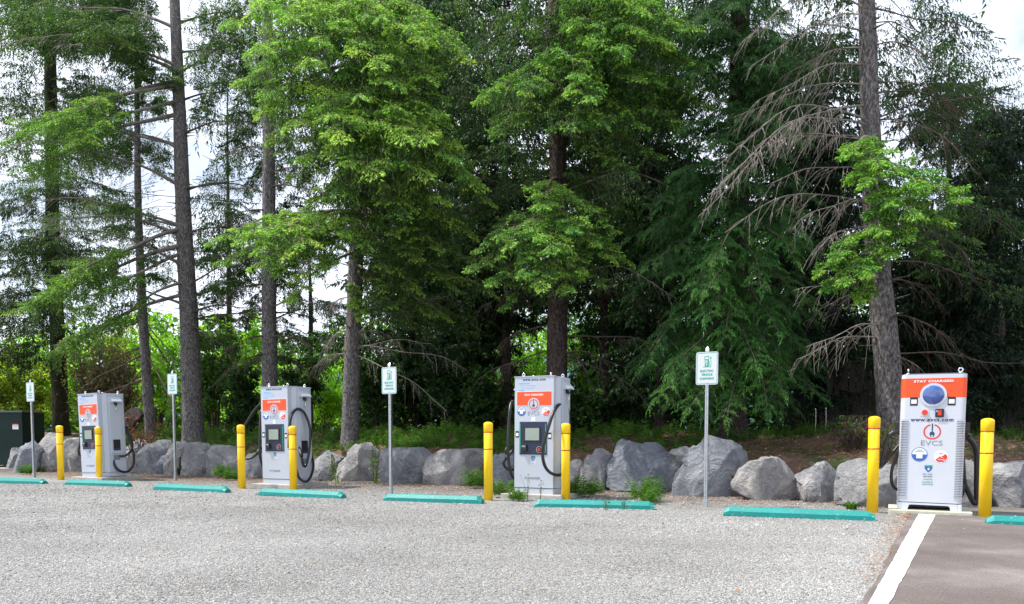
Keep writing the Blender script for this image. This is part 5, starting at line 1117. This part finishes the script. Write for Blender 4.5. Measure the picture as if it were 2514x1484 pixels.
for x, y, ya, dy, ri in [(1660, 730, 700, -1.4, .45), (1700, 480, 480, -1.2, .4), (1590, 740, 720, 0, .15), (1200, 740, 700, -.6, .1), (1150, 520, 560, .5, .1), (1640, 860, 830, -.8, .15), (1600, 400, 470, .2, .1), (1230, 840, 800, .5, .1), (1150, 430, 500, .6, .1), (1520, 900, 870, -1, .15), (1180, 930, 860, -.5, .1), (1600, 1000, 880, -.5, .25)]:
    t.dead(at(1368, ya, 15.6).z, at(x, y, 15.6 + dy), rise=ri, twigs=24, tl=.6, r0=.019, down=1.1, m='twig' if ri > .3 else 'twig_brown')
t.fill((1150, -350, 1600, -60), 14, (-3, 3), 1.3, .4, kind='far', f0=.15, dens=4)
t.finish()

# --- cedar with hanging sprays
t = Tree('cedar_tree', 'dark cedar with drooping fern-like sprays behind the fourth sign', 'tree', [(1800, 1050, 15.0), (1805, 800, 15), (1812, 500, 15), (1815, 200, 15), (1818, -100, 15), (1820, -800, 15)], 'bark_brown', .26, .12, None, 'twig_brown', dark=(.027, .080, .026), light=(.13, .34, .06))
def cfill(rect, n, dy, W, tone, dens=8): t.fill(rect, n, dy, W, tone, kind='cedar', f0=.2, dens=dens, hang=.1, k_att=(.15, .7), rise=.15)
cfill((1540, 480, 2020, 1010), 120, (-2.4, -.2), .62, .5, 9)
cfill((1540, 480, 2020, 1000), 50, (0, 1.8), .8, .2, 7)
cfill((1640, -40, 1990, 480), 95, (-2.0, .4), .72, .4, 9)
cfill((1620, -40, 1950, 480), 40, (.2, 2), .9, .2, 7)
cfill((1700, 20, 1920, 600), 36, (-2.4, -1.0), .6, .4, 8)
for x, y, dy in [(1740, 780, -2.6), (1750, 720, -2.7), (1770, 830, -2.5), (1720, 700, -2.5), (1760, 640, -2.6), (1860, 700, -2.5), (1900, 820, -2.4), (1940, 640, -2.3), (1620, 970, -2.4), (1700, 1000, -2.6), (1880, 1000, -2.6), (1800, 1030, -2.6), (1980, 760, -2.0), (1660, 920, -2.5), (1930, 960, -2.4), (1850, 900, -2.7)]:
    B = at(x, y, 15 + dy); t.bough(B.z + 1.3, B, W=.7, f0=.25, rise=.3, dens=12, tone=1.1, kind='cedar', own=True, hang=.1)
t.fill((1650, -500, 2000, -60), 18, (-3, 3), 1.6, .2, kind='far', f0=.1, dens=5)
t.finish()

# --- leaning trunk behind the orange topped charger
t = Tree('spruce_tree', 'thick speckled grey trunk leaning left behind the orange topped charger, many bare arching limbs', 'tree', [(2193, 1055, 12.6), (2178, 880, 12.6), (2158, 680, 12.6), (2143, 450, 12.6), (2134, 230, 12.6), (2128, 20, 12.6), (2120, -200, 12.6), (2105, -800, 12.6)], 'bark', .225, .06, 'spruces standing along the planted bank', dark=DARK, light=(.26, .50, .07))
B_ = [(2110, 380, 340, -1.3, .5, 1.1), (2150, 400, 350, -1.4, .5, 1.1), (2130, 450, 400, -1.5, .5, 1.0), (2200, 450, 390, -1.5, .6, 1.1), (2260, 450, 390, -1.5, .65, 1.1), (2310, 480, 410, -1.3, .6, 1.1), (2170, 500, 440, -1.6, .6, 1.2), (2240, 510, 450, -1.6, .65, 1.2), (2300, 540, 470, -1.4, .6, 1.0), (2100, 540, 480, -1.6, .6, 1.1), (2160, 560, 500, -1.7, .6, 1.2), (2220, 570, 500, -1.6, .6, 1.1), (2060, 620, 560, -1.4, .55, 1.1), (2110, 620, 560, -1.6, .55, 1.1), (2040, 660, 600, -1.3, .5, 1.1), (2090, 680, 610, -1.5, .5, 1.1), (2140, 680, 620, -1.6, .5, 1.1), (2130, 740, 680, -1.4, .4, 1.1), (2180, 620, 560, -1.5, .5, .9), (2290, 620, 540, -1.2, .45, .8), (2250, 660, 580, -1.1, .4, .7), (2060, 700, 640, -1.2, .45, 1.0)]
for i_, (x, y, ya, dy, W_, tn) in enumerate(B_):
    if i_ in (3, 9, 13, 20): continue
    t.bough(at(2150, ya, 12.6).z, at(x + random.uniform(-25, 25), y, 12.6 + dy), W=W_ * random.uniform(.45, .9), f0=.4, rise=.1, tone=tn * 1.3, dens=9, hang=.15)
for x, y, ya, dy, ri, tw in [(1720, 520, 260, -1.6, .45, 40), (1740, 470, 310, -1.8, .5, 40), (1830, 100, 30, -1, .5, 24), (1850, 160, 80, -.6, .3, 20), (1870, 350, 345, .6, .1, 16), (1960, 560, 500, -1.2, .2, 22), (1900, 440, 415, -.6, .1, 16), (1780, 560, 510, -1.2, .35, 22), (1900, 350, 345, -.5, .1, 18), (1800, 300, 210, .5, .25, 26), (1990, 620, 560, -1, .15, 18), (1960, 720, 690, -1, .1, 16), (1990, 860, 800, -1, .15, 18), (1960, 880, 830, -.5, .15, 16), (2010, 760, 720, .6, .1, 14), (1870, 250, 160, -.8, .2, 26), (1920, 200, 120, .8, .2, 24), (1760, 400, 300, -1.4, .5, 34), (2000, 60, 40, .8, .1, 20),
   (2400, 420, 300, -1, .3, 26), (2480, 250, 300, .5, .2, 26), (2300, 160, 120, -.6, .2, 20), (2380, 640, 560, -1, .3, 22), (2420, 340, 230, 1, .3, 26), (2330, 850, 790, -1, .25, 18), (2500, 900, 870, .4, .1, 18), (2300, 980, 880, -.9, .25, 16), (2440, 700, 640, .6, .1, 20), (2350, 300, 210, .4, .3, 24), (2300, 740, 700, .8, .2, 18), (2480, 560, 450, .8, .1, 20), (2260, 80, 60, .8, .1, 14), (2400, 100, 20, .8, .1, 20)]:
    t.dead(at(2150, ya, 12.6).z, at(x, y, 12.6 + dy), rise=ri, twigs=tw, tl=.6, r0=.015, down=1.1, m='twig' if x < 2150 else 'twig_brown')
t.fill((2180, 120, 2500, 330), 12, (.2, 3), .75, .15, f0=.3, dens=7, kind='far')
t.fill((2300, 400, 2560, 760), 14, (.5, 3), .6, .15, f0=.35, dens=6, kind='far')
t.fill((1900, -40, 2110, 300), 9, (.5, 3), .7, .15, f0=.3, dens=6, kind='far')
t.fill((1900, -450, 2400, -100), 16, (-2, 3), 1.3, .3, kind='far', f0=.15, dens=5)
t.finish()

# --- second rank of conifers
back = [
 (560, 30.0, 'dark conifer far back between the thick grey trunk and the straight one', 250, 740, 22, 90),
 (760, 29.0, 'dark conifer far back between the straight trunk and the leaning grey one', 560, 960, 16, 100),
 (1010, 24.0, 'dense dark conifer behind the bright boughs, above the third sign', -60, 860, 60, 150),
 (1100, 27.0, 'dark conifer far back between the bright boughs and the brown trunk', -60, 900, 44, 130),
 (1560, 24.0, 'dark conifer far back right of the brown trunk', -60, 900, 44, 140), (2010, 22.0, 'dark conifer far back right of the cedar', 150, 900, 36, 120),
 (1150, 22.0, 'dense dark conifer left of the third charger, second rank', 430, 900, 34, 130),
 (1240, 21.0, 'dark conifer filling the gap left of the brown trunk', -60, 820, 50, 120),
 (1480, 21.0, 'dark conifer filling the gap right of the brown trunk', -60, 760, 58, 130),
 (1620, 19.0, 'dark conifer between the brown trunk and the cedar', 150, 1000, 54, 120),
 (1960, 18.5, 'shaded conifer between the cedar and the leaning trunk', 100, 1000, 60, 130),
 (2270, 17.0, 'shaded low conifer in front of the red house', 520, 1000, 36, 120),
 (2330, 19.0, 'shaded conifer behind the orange topped charger', 200, 380, 8, 120),
 (2450, 16.0, 'dark conifer at the right edge of the row', 300, 1000, 66, 120)]
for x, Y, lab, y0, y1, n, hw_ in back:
    shade_rt = x > 1900  # right-hand conifers: their shade is put into darker needle colours
    t = Tree('conifer_tree', lab, 'tree', [(x, 1055, Y), (x + 3, 800, Y), (x, (750 + y0) / 2, Y), (x - 2, y0 + 40, Y), (x, y0 - 40, Y)], 'bark_brown', .15, .02, 'second rank of dark conifers', 'twig_brown', dark=(.009, .024, .011) if shade_rt else DARK2, light=(.022, .055, .018) if shade_rt else (.05, .11, .022))
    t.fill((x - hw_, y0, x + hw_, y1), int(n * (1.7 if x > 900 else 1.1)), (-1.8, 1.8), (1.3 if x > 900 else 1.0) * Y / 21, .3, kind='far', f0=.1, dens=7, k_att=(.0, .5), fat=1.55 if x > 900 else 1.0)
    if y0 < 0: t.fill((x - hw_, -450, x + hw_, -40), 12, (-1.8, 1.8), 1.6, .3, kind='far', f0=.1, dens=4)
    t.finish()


# ------------------------------------------------------------------ shrubs, leaves as folded quads
def leaf_mesh(name, P, N, size, T, asp=0.6):
    n = len(P); N = norm(N); a = norm(np.cross(N, rng.normal(0, 1, (n, 3)))); b = np.cross(N, a); s = size[:, None]
    fold = N * s * .18
    v = np.stack([P - a * s, P + b * s * asp + fold, P + a * s, P - b * s * asp + fold], 1).reshape(-1, 3); TRIS[0] += 2 * n
    i = np.arange(n)[:, None] * 4; f = (np.array([0, 1, 2, 0, 2, 3])[None] + i).ravel()
    return np_mesh(name, v, f, 3, tint=np.repeat(T, 4, axis=0))
def shrub(x, Y, ytop, wpx, n, cols, label, group=None, size=(.045, .085), name='shrub', cat='shrub', stems=9, ybot=1060, lump=34, sm_='twig_brown', upright=0.5, stemx=0):
    c = at(x, 1060, Y); z0 = bh(c) - .05; H = at(x, ytop, Y).z - z0; w = wpx * Y / FPX
    T = thing(name, label, cat, (c.x, c.y, z0), random.uniform(0, 6), group); tb = Tubes(); tips = []
    for k in range(stems):
        a = random.uniform(0, 6.28); r_ = w * random.uniform(.2, 1) ; hh = H * random.uniform(.6, 1.0)
        pts = [Vector((0.1 * math.cos(a), .1 * math.sin(a), 0)) + Vector((r_ * math.cos(a) * f ** 1.3, r_ * math.sin(a) * f ** 1.3, hh * (f ** .8))) + Vector((random.uniform(-.08, .08), random.uniform(-.08, .08), 0)) * (f > 0) for f in (0, .25, .5, .75, 1)]
        tb.add(pts, .012 + .006 * H, .004, 4)
        for j in range(stemx + 3):
            e = pts[random.randint(1, 4)]; dd = Vector((random.uniform(-1, 1), random.uniform(-1, 1), random.uniform(-.2, .9))) * w * .5; tb.add([e, e + dd * .5 + Vector((0, 0, .05)), e + dd], .006, .002, 3); tips.append(e + dd); tips.append(e + dd * .5)
        tips += pts[2:]
    link('stems', tb.mesh('stems'), M[sm_], T)
    nl = len(tips) + lump; C = np.array([t_[:] for t_ in tips] + [(random.uniform(-w, w) * .8, random.uniform(-w, w) * .8, H * random.uniform(.15, .92)) for _ in range(lump)])
    if n:
        idx = rng.integers(0, nl, n); rad = (w * .16 + .12) * rng.uniform(.6, 1.3, nl)[idx]
        P = C[idx] + norm(rng.normal(0, 1, (n, 3))) * (rad * rng.random(n) ** .45)[:, None] * np.array([1, 1, .75])
        P[:, 2] = np.clip(P[:, 2], .03, H * 1.02)
        T_ = pal(n, cols, .3) * rng.uniform(.75, 1.25, nl)[idx][:, None] * 1.25
        N = rng.normal(0, 1, (n, 3)) + np.array([0, 0, .9]); link('foliage', leaf_mesh('foliage', P, N, rng.uniform(*size, n), T_), M['leaves'], T)
    return T
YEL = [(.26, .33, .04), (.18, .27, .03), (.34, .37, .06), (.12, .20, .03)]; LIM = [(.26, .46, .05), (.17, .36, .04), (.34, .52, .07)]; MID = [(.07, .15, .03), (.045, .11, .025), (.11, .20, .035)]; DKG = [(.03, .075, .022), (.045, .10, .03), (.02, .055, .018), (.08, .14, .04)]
n_ = 0
for x, Y, yt, wp, n, cols, lab in [
 (-10, 26, 860, 70, 5200, YEL, 'yellow green shrub at the left edge above the utility box'), (70, 27, 840, 75, 5200, YEL, 'yellow green shrub right of the utility box'), (150, 29, 810, 75, 5200, LIM, 'light green shrub behind the first charger'),
 (235, 24, 850, 70, 1900, [(.20, .13, .08), (.14, .10, .06), (.10, .15, .03), (.16, .20, .04)], 'sparse shrub tangled with brown twigs behind the first charger'), (300, 24, 860, 55, 1500, [(.22, .13, .08), (.15, .10, .06), (.10, .15, .03)], 'thin shrub left of the slim spruce'), (385, 27, 760, 65, 5200, LIM, 'light green shrub between the slim trunk and the thick grey trunk'), (330, 30, 790, 60, 4600, YEL, 'yellow green shrub behind the slim spruce'),
 (525, 25, 780, 60, 5600, MID, 'leafy green shrub right of the thick grey trunk'), (590, 28, 760, 65, 5000, LIM, 'light green shrub left of the straight grey trunk'), (600, 22.5, 880, 50, 4200, DKG, 'dark shrub left of the second charger'), (745, 25, 830, 65, 5200, DKG, 'dark leafy shrub right of the straight grey trunk'),
 (800, 31, 870, 70, 5000, LIM, 'sunlit light green shrub left of the leaning grey trunk'), (930, 22.5, 860, 60, 6000, DKG, 'dark leafy shrub behind the third sign'), (1015, 24, 830, 65, 6000, DKG, 'dark leafy shrub just right of the third sign'), (1100, 21.5, 850, 65, 6500, DKG, 'very dark bushy shrub left of the third charger'), (1180, 20.5, 880, 55, 5000, DKG, 'dark shrub behind the fifth bollard'),
 (1215, 30, 800, 75, 6500, LIM, 'sunlit lime green shrub seen left of the brown trunk'), (1300, 29, 780, 75, 6500, LIM, 'sunlit lime green shrub seen behind the third charger'), (1440, 27, 810, 75, 7500, LIM, 'sunlit lime green shrub right of the brown trunk'), (1530, 23, 900, 60, 4500, MID, 'green shrub between the brown trunk and the cedar'), (1430, 19, 960, 55, 3500, DKG, 'dark low shrub right of the third charger'),
 (1290, 18.6, 985, 40, 2200, DKG, 'dark low shrub just left behind the third charger'), (2060, 24, 900, 80, 4500, MID, 'green shrub seen below the bare limbs, left of the leaning trunk'), (2300, 24, 880, 90, 4500, MID, 'green shrub behind the orange topped charger'), (2440, 23, 880, 80, 4500, MID, 'green shrub behind the rightmost bollard'), (1000, 33, 900, 90, 5000, LIM, 'far sunlit shrub glimpsed through the dark hedge'), (700, 33, 880, 90, 5000, LIM, 'far sunlit shrub glimpsed right of the straight trunk'), (1620, 28, 860, 80, 5000, LIM, 'far sunlit shrub glimpsed beside the cedar'), (2470, 30, 690, 90, 5500, YEL, 'sunlit tree top seen above the red roof')]:
    shrub(x, Y, yt, wp, n, cols, lab, 'shrubs behind the trees', stemx=9 if n < 2000 else 0, stems=55 if n < 2000 else 9)

shrub(350, 19.8, 1028, 42, 900, [(.16, .045, .03), (.10, .03, .02), (.20, .08, .04)], 'reddish brown low shrub beside the dark rock right of the first charger', size=(.02, .04), stems=14, lump=6)
shrub(2090, 12.6, 1025, 48, 1500, [(.05, .10, .02), (.08, .14, .03), (.12, .03, .12), (.16, .04, .14), (.06, .11, .02)], 'low shrub with purple flowers left of the leaning trunk', size=(.012, .026), stems=14, lump=8)
shrub(2160, 12.0, 1045, 30, 700, [(.08, .11, .02), (.14, .11, .02), (.05, .10, .02)], 'yellowing low plant at the foot of the leaning trunk', size=(.012, .024), stems=9, lump=5)

# far wood closing the view, one uncountable mass of foliage
def far_wood(name, lab, Y, prof, n, size, cols, thick=3.0):
    px = np.array([p[0] for p in prof]); py = np.array([p[1] for p in prof]); x = rng.uniform(px[0], px[-1], n); top = np.interp(x, px, py) + 22 * np.sin(x / 23.0) + 14 * np.sin(x / 9.1 + 1) + 25 * np.sin(x / 71.0)
    zt = CAM_H + (1070 - top) * Y / FPX; z = 0.3 + (zt - .3) * rng.random(n) ** 1.25; yy = Y + rng.uniform(-thick, thick, n) * (1 - .6 * (z / zt.max())); X = (x - PX) / FPX * Y
    P = np.stack([X, yy, z], -1); clump = np.sin(X * 2.1 + z * 1.3) * np.sin(z * 2.7 - X * .8 + yy); k = (clump > -.6) | (z < 3.0); P = P[k]; n = len(P)
    N_ = rng.normal(0, 1, (n, 3)) + np.array([0, 0, .8]); T_ = pal(n, cols, .3)
    tag(link(name, leaf_mesh(name, P, N_, rng.uniform(*size, n), T_), M['leaves']), lab, None, None, 'stuff')
far_wood('far_wood', 'distant wood closing the view behind the shrubs', 40, [(-500, 860), (0, 850), (200, 805), (270, 850), (420, 800), (620, 790), (700, 860), (830, 850), (900, 720), (1100, 600), (1500, 560), (1750, 520), (2050, 620), (2200, 660), (2450, 640), (2900, 640)], 110000, (.11, .20), [(.09, .20, .04), (.15, .30, .045), (.06, .14, .03), (.22, .38, .05)])
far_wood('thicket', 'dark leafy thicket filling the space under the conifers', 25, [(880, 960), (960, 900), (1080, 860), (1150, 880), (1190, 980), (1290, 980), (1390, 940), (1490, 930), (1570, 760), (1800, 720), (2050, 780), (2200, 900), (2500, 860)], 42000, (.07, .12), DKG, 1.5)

# ------------------------------------------------------------------ horsetails, ferns, grasses
def tuft(n, H, W_, cols, whorls=9, kind='horsetail'):
    P, D, L, Rr = [], [], [], []
    for k in range(n):
        a = random.uniform(0, 6.28); r_ = W_ * random.random() ** .6; b0 = np.array([r_ * .45 * math.cos(a), r_ * .45 * math.sin(a), 0]); lean = np.array([math.cos(a) * r_ / W_ * .45, math.sin(a) * r_ / W_ * .45, 1]); lean /= np.linalg.norm(lean); h_ = H * random.uniform(.55, 1.05)
        P.append(b0); D.append(lean); L.append(h_); Rr.append(.0035)
        for w_ in range(whorls):
            f = .25 + .72 * w_ / whorls; c = b0 + lean * h_ * f; bl = h_ * .42 * (1.05 - f * .8)
            for j in range(6):
                q = random.uniform(0, 6.28); P.append(c); D.append(np.array([math.cos(q), math.sin(q), random.uniform(-.15, .5)])); L.append(bl * random.uniform(.7, 1.2)); Rr.append(.006)
    P, D, L, Rr = map(np.array, (P, D, L, Rr)); return P, D, L, Rr
def tuft_mesh(name, insts, cols, H, W_, n, whorls=8):
    V_, F_, T_, off = [], [], [], 0; vars_ = [tuft(n, H, W_, cols, whorls) for _ in range(5)]
    for p, s_, tone in insts:
        P, D, L, Rr = vars_[random.randrange(5)]; a = random.uniform(0, 6.28); ca, sa = math.cos(a), math.sin(a); Rm = np.array([[ca, -sa, 0], [sa, ca, 0], [0, 0, 1]])
        v, f, t_ = spindles((P @ Rm.T) * s_ + np.array(p), D @ Rm.T, L * s_, Rr * (.5 + .5 * s_) * 1.3, pal(len(P), cols, .3) * tone, True); V_.append(v); F_.append(f + off); T_.append(t_); off += len(v)
    F = np.concatenate(F_); TRIS[0] += len(F) // 3; return np_mesh(name, np.concatenate(V_), F, 3, tint=np.concatenate(T_).clip(.005, .6))
HT = [(.11, .24, .03), (.08, .19, .025), (.15, .29, .04), (.05, .13, .02)]
ins = []
for _ in range(720):
    s_ = random.uniform(-16, 2.2); t_ = 3.2 + abs(random.gauss(0, 1.6)); k = random.random()
    if s_ > -1.5 and k < .45: continue
    ins.append((tuple(rc(s_, t_, float(bank_h(s_, t_)) - .02)), random.uniform(.5, 1.1) * (.75 if t_ < 3.8 else 1), random.uniform(.8, 1.2)))
for _ in range(150):
    s_ = random.uniform(2, 10); t_ = random.uniform(4.2, 8.5); ins.append((tuple(rc(s_, t_, float(bank_h(s_, t_)) - .02)), random.uniform(.4, .9), random.uniform(.6, 1)))
o = link('undergrowth', tuft_mesh('undergrowth', ins, HT, .42, .22, 5, 7), M['fern']); tag(o, 'feathery green horsetails covering the top of the bank', None, None, 'stuff')
n = 15000; S = rng.uniform(-17, 10, n); T = rng.uniform(2.9, 10, n); P = world(S, T, bank_h(S, T))
D = rng.normal(0, .35, (n, 3)) + np.array([0, 0, 1]); v, f, t_ = spindles(P, D, rng.uniform(.06, .22, n), np.full(n, .004), pal(n, HT + [(.16, .15, .05)], .3), True)
tag(link('grass', np_mesh('grass', v, f, 3, tint=t_), M['fern']), 'short grass blades scattered over the bank', None, None, 'stuff')
clumps = [(58, 1166, 19.3, .55, 'horsetail clump at the foot of the leftmost sign'), (118, 1160, 18.6, .5, 'horsetail clump left of the leftmost bollard'), (182, 1150, 18.3, .6, 'horsetail clump between the leftmost bollard and the first charger'), (365, 1158, 19, .6, 'horsetail clump under the pale cream boulder'), (405, 1165, 18.4, .45, 'low horsetails left of the second sign'), (455, 1166, 18.2, .7, 'horsetail clump right of the second sign post'), (545, 1175, 17.6, .7, 'horsetail clump left of the third bollard'), (570, 1180, 17.0, .5, 'bright low horsetails in front of the broad boulder'), (635, 1160, 17, .4, 'small horsetails just left of the second charger'),
 (800, 1172, 16.2, .3, 'small fern right of the second charger'), (868, 1178, 15.6, .4, 'bright small fern between the two light boulders'), (1165, 1200, 13.8, .8, 'tall dark fern in front of the dark lichened boulder'), (1245, 1222, 12.2, .62, 'horsetail clump at the left foot of the third charger'), (1275, 1232, 11.7, .4, 'weeds in front of the third charger'), (1425, 1222, 12.3, .7, 'horsetail clump right of the third charger'), (1455, 1218, 12.7, .5, 'low fern behind the wheel stop right of the third charger'), (1585, 1232, 11.7, .75, 'large fern in front of the cracked broad boulder'), (1600, 1238, 11.4, .5, 'low fern at the right end of the wheel stop'), (1985, 1225, 10.9, .75, 'large dark fern under the white faced boulder'), (2195, 1235, 10.6, .5, 'bright small fern left of the orange topped charger'), (2090, 1252, 10.0, .25, 'tiny grass tuft behind the wheel stop left of the seventh bollard')]
for i, (x, y, Z, s_, lab) in enumerate(clumps):
    g = gp(x, y); g = at(x, y, g.y); me = tuft_mesh('horsetail', [((random.uniform(-.16, .16) * s_ / .6, random.uniform(-.08, .08), 0), s_ * random.uniform(.7, 1.0), 1.0) for _ in range(4)], HT, .70, .26, 7, 8)
    o = link('horsetail', me, M['fern'], None, (g.x, g.y, -.01)); tag(o, lab, 'plant', 'horsetail and fern clumps at the boulders')
for (x0, y0, x1, y1, Y, lab) in [(917, 1105, 925, 1178, 15.0, 'leafy vine with dry bark hanging between two light boulders'), (815, 1118, 828, 1180, 15.6, 'green vine hanging down the boulder right of the second charger'), (1800, 1170, 1830, 1222, 12.0, 'dry reddish ivy in the crack right of the largest boulder')]:
    a, b_ = at(x0, y0, Y), at(x1, y1, Y); a, b_ = Vector((a.x, a.y, max(a.z, .35))), Vector((b_.x, b_.y, .02)); T_ = thing('vine', lab, 'plant', b_, 0); tb = Tubes(); n = 160; P = []
    for k in range(4):
        q = [a.lerp(b_, f) - b_ + Vector((random.uniform(-.05, .05), random.uniform(-.06, .0), 0)) for f in (0, .3, .6, 1)]; tb.add(q, .008, .004, 4)
        for j in range(40): f = random.random(); P.append(np.array((a.lerp(b_, f) - b_)[:]) + rng.normal(0, .055, 3) + np.array([0, -.05, 0]))
    link('stem', tb.mesh('stem'), M['twig_brown'], T_); cl = [(.16, .06, .03), (.22, .12, .05), (.08, .10, .03)] if 'dry' in lab and 'red' in lab else LIM + MID
    link('foliage', leaf_mesh('foliage', np.array(P), rng.normal(0, 1, (len(P), 3)) + np.array([0, -1, .4]), rng.uniform(.012, .03, len(P)), pal(len(P), cl)), M['leaves'], T_)
for (x, y, hgt, lab) in [(1295, 1231, .42, 'thin flowering weed before the third charger, left one'), (1327, 1233, .36, 'thin flowering weed before the third charger, right one'), (1486, 1254, .14, 'short reddish weed at the face of the wheel stop before the third charger'), (1532, 1254, .26, 'taller yellowish weed leaning on the wheel stop before the third charger'), (1180, 1237, .1, 'tiny weed at the foot of the fifth bollard')]:
    g = gp(x, y); T_ = thing('weed', lab, 'plant', (g.x, g.y, 0), random.uniform(0, 6)); tb = Tubes(); P = []
    for k in range(3):
        lx, ly = random.uniform(-.3, .3), random.uniform(-.3, .3); q = [Vector((lx * hgt * f * f, ly * hgt * f * f, hgt * f * random.uniform(.85, 1))) for f in (0, .35, .7, 1)]; tb.add(q, .003, .0015, 3)
        for j in range(16): f = random.random(); e = q[min(2, int(f * 3))].lerp(q[min(3, int(f * 3) + 1)], f * 3 % 1); P.append(np.array(e[:]) + rng.normal(0, .022, 3))
    link('stem', tb.mesh('stem'), M['twig_brown'], T_); P = np.array(P); P[:, 2] = np.abs(P[:, 2]); link('foliage', leaf_mesh('foliage', P, rng.normal(0, 1, P.shape), rng.uniform(.008, .018, len(P)), pal(len(P), [(.10, .16, .03), (.18, .16, .05), (.07, .12, .03)])), M['leaves'], T_)

# ------------------------------------------------------------------ fence and buildings beyond
fa, fb = rc(4.2, 8.3), rc(17, 8.3)
F_ = thing('board_fence', 'dark weathered board fence in the shade behind the leaning trunk', 'fence', (fa.x, fa.y, bh(fa) - .05), ROWYAW); Lf = (fb - fa).length; n = int(Lf / .155)
bm_ = []
for k in range(4):
    b = MB(); b.box(0, .14, -.011, .011, 0, 1.0, .003); o_ = b.build('board', M['fence'], F_); bm_.append(o_)
for k in range(n):
    o_ = bm_[k] if k < 4 else bm_[k % 4].copy()
    if k >= 4: COL.objects.link(o_); o_.parent = F_
    o_.location = (k * .155, random.uniform(-.004, .004), random.uniform(-.01, .02)); o_.scale = (random.uniform(.96, 1.04), 1, 1.62 + random.uniform(-.02, .02)); o_.rotation_euler = (0, R(random.uniform(-.4, .4)), 0)
for z in (.25, 1.45): MB().box(0, Lf, .0125, .05, z, z + .09).build('rail', M['fence'], F_)
MB().box(-.05, Lf, -.03, .05, 1.66, 1.70).build('cap_rail', M['fence'], F_)
for x in np.arange(0, Lf, 2.4): MB().box(x, x + .09, .052, .14, 0, 1.65).build('post', M['fence'], F_)

c = at(2390, 900, 26); hx = at(2235, 770, 26).x
H_ = thing('house', 'dark red house with pale eaves behind the fence on the right', 'house', (hx, 26, 1.0), R(-8))
hz = at(2240, 772, 26).z - 1.0; hz2 = at(2514, 722, 26).z - 1.0
MB().box(0, 11, 0, 7, -.5, hz - .18).build('wall', M['hred'], H_)
b = MB(); b.prism([(-.6, hz - .15), (5.5, hz + 1.55), (11.6, hz - .15), (11.6, hz - .32), (5.5, hz + 1.38), (-.6, hz - .32)], -.5, 7.5); rf = b.build('roof', M['roof'], H_)
b = MB(); b.prism([(-.62, hz - .14), (5.5, hz + 1.57), (11.62, hz - .14), (11.62, hz - .30), (5.5, hz + 1.40), (-.62, hz - .30)], -.54, -.503); b.build('fascia', M['trimw'], rf)
b = MB(); b.prism([(0.01, hz - .178), (10.99, hz - .178), (5.5, hz + 1.35)], 0.0, .1); b.build('gable_wall', M['hred'], H_)
for x in (1.6, 4.6, 7.6):
    w_ = MB().box(x, x + 1.2, -.06, -.002, .9, 2.1).build('window', M['trimw'], H_); MB().box(x + .07, x + .57, -.066, -.061, .97, 2.03).build('pane', M['screen'], w_); MB().box(x + .63, x + 1.13, -.066, -.061, .97, 2.03).build('pane', M['screen'], w_)
sx0 = at(2075, 900, 30).x; sz = at(2080, 868, 30).z - 1
S_ = thing('shed', 'white shed glimpsed through twigs left of the leaning trunk', 'shed', (sx0, 30, 1.0), R(-10)); MB().box(0, 2.0, 0, 2.5, -.5, sz - .25).build('wall', M['trimw'], S_)
b = MB(); b.prism([(-.2, sz - .24), (1.0, sz + .25), (2.2, sz - .24), (2.2, sz - .32), (1.0, sz + .17), (-.2, sz - .32)], -.15, 2.6); b.build('roof', M['roof'], S_); MB().box(.6, 1.4, -.04, -.002, -.4, 1.5).build('door', M['steel'], S_)

# white stakes near the cedar
for x, y0, y1, Y, lab in ((2001, 1008, 1052, 14.3, 'thin pale stake with bright tip standing right of the cedar'), (2026, 1006, 1065, 14.6, 'thin pale stake, right one of two by the cedar')):
    a = at(x, y1, Y); zt = at(x, y0, Y).z; z0_ = bh(a) - .02; t_ = thing('stake', lab, 'stake', (a.x, a.y, z0_)); MB().tube([(0, 0, 0), (.01, 0, (zt - z0_) * .6), (.005, 0, zt - z0_)], .010, 6).build('shaft', M['twig_pale'], t_); MB().lathe([(.014, zt - z0_), (.014, zt - z0_ + .03), (.006, zt - z0_ + .036)], 8).build('tip', M['chrome'], t_)

# ------------------------------------------------------------------ overhead wires
for pts, lab in (([(-200, 400), (0, 428), (250, 466), (560, 495), (760, 508), (1000, 512)], 'overhead wire crossing the upper left in front of the thick grey trunk'),
                 ([(-200, 560), (60, 620), (300, 695), (560, 760), (800, 812)], 'thin overhead wire dropping behind the slim trunk'),
                 ([(-200, 660), (0, 688), (200, 730), (480, 775), (700, 800)], 'lower overhead wire at the left behind the trees')):
    Yb = 19.4 if pts[1][1] == 428 else 34; P = catmull([at(x, y, Yb + (x * .002)) for x, y in pts], 6); tb = Tubes(); tb.add(P, .009 if Yb < 30 else .012, .009 if Yb < 30 else .012, 5); tag(link('power_line', tb.mesh('power_line'), M['wire']), lab, 'wire')
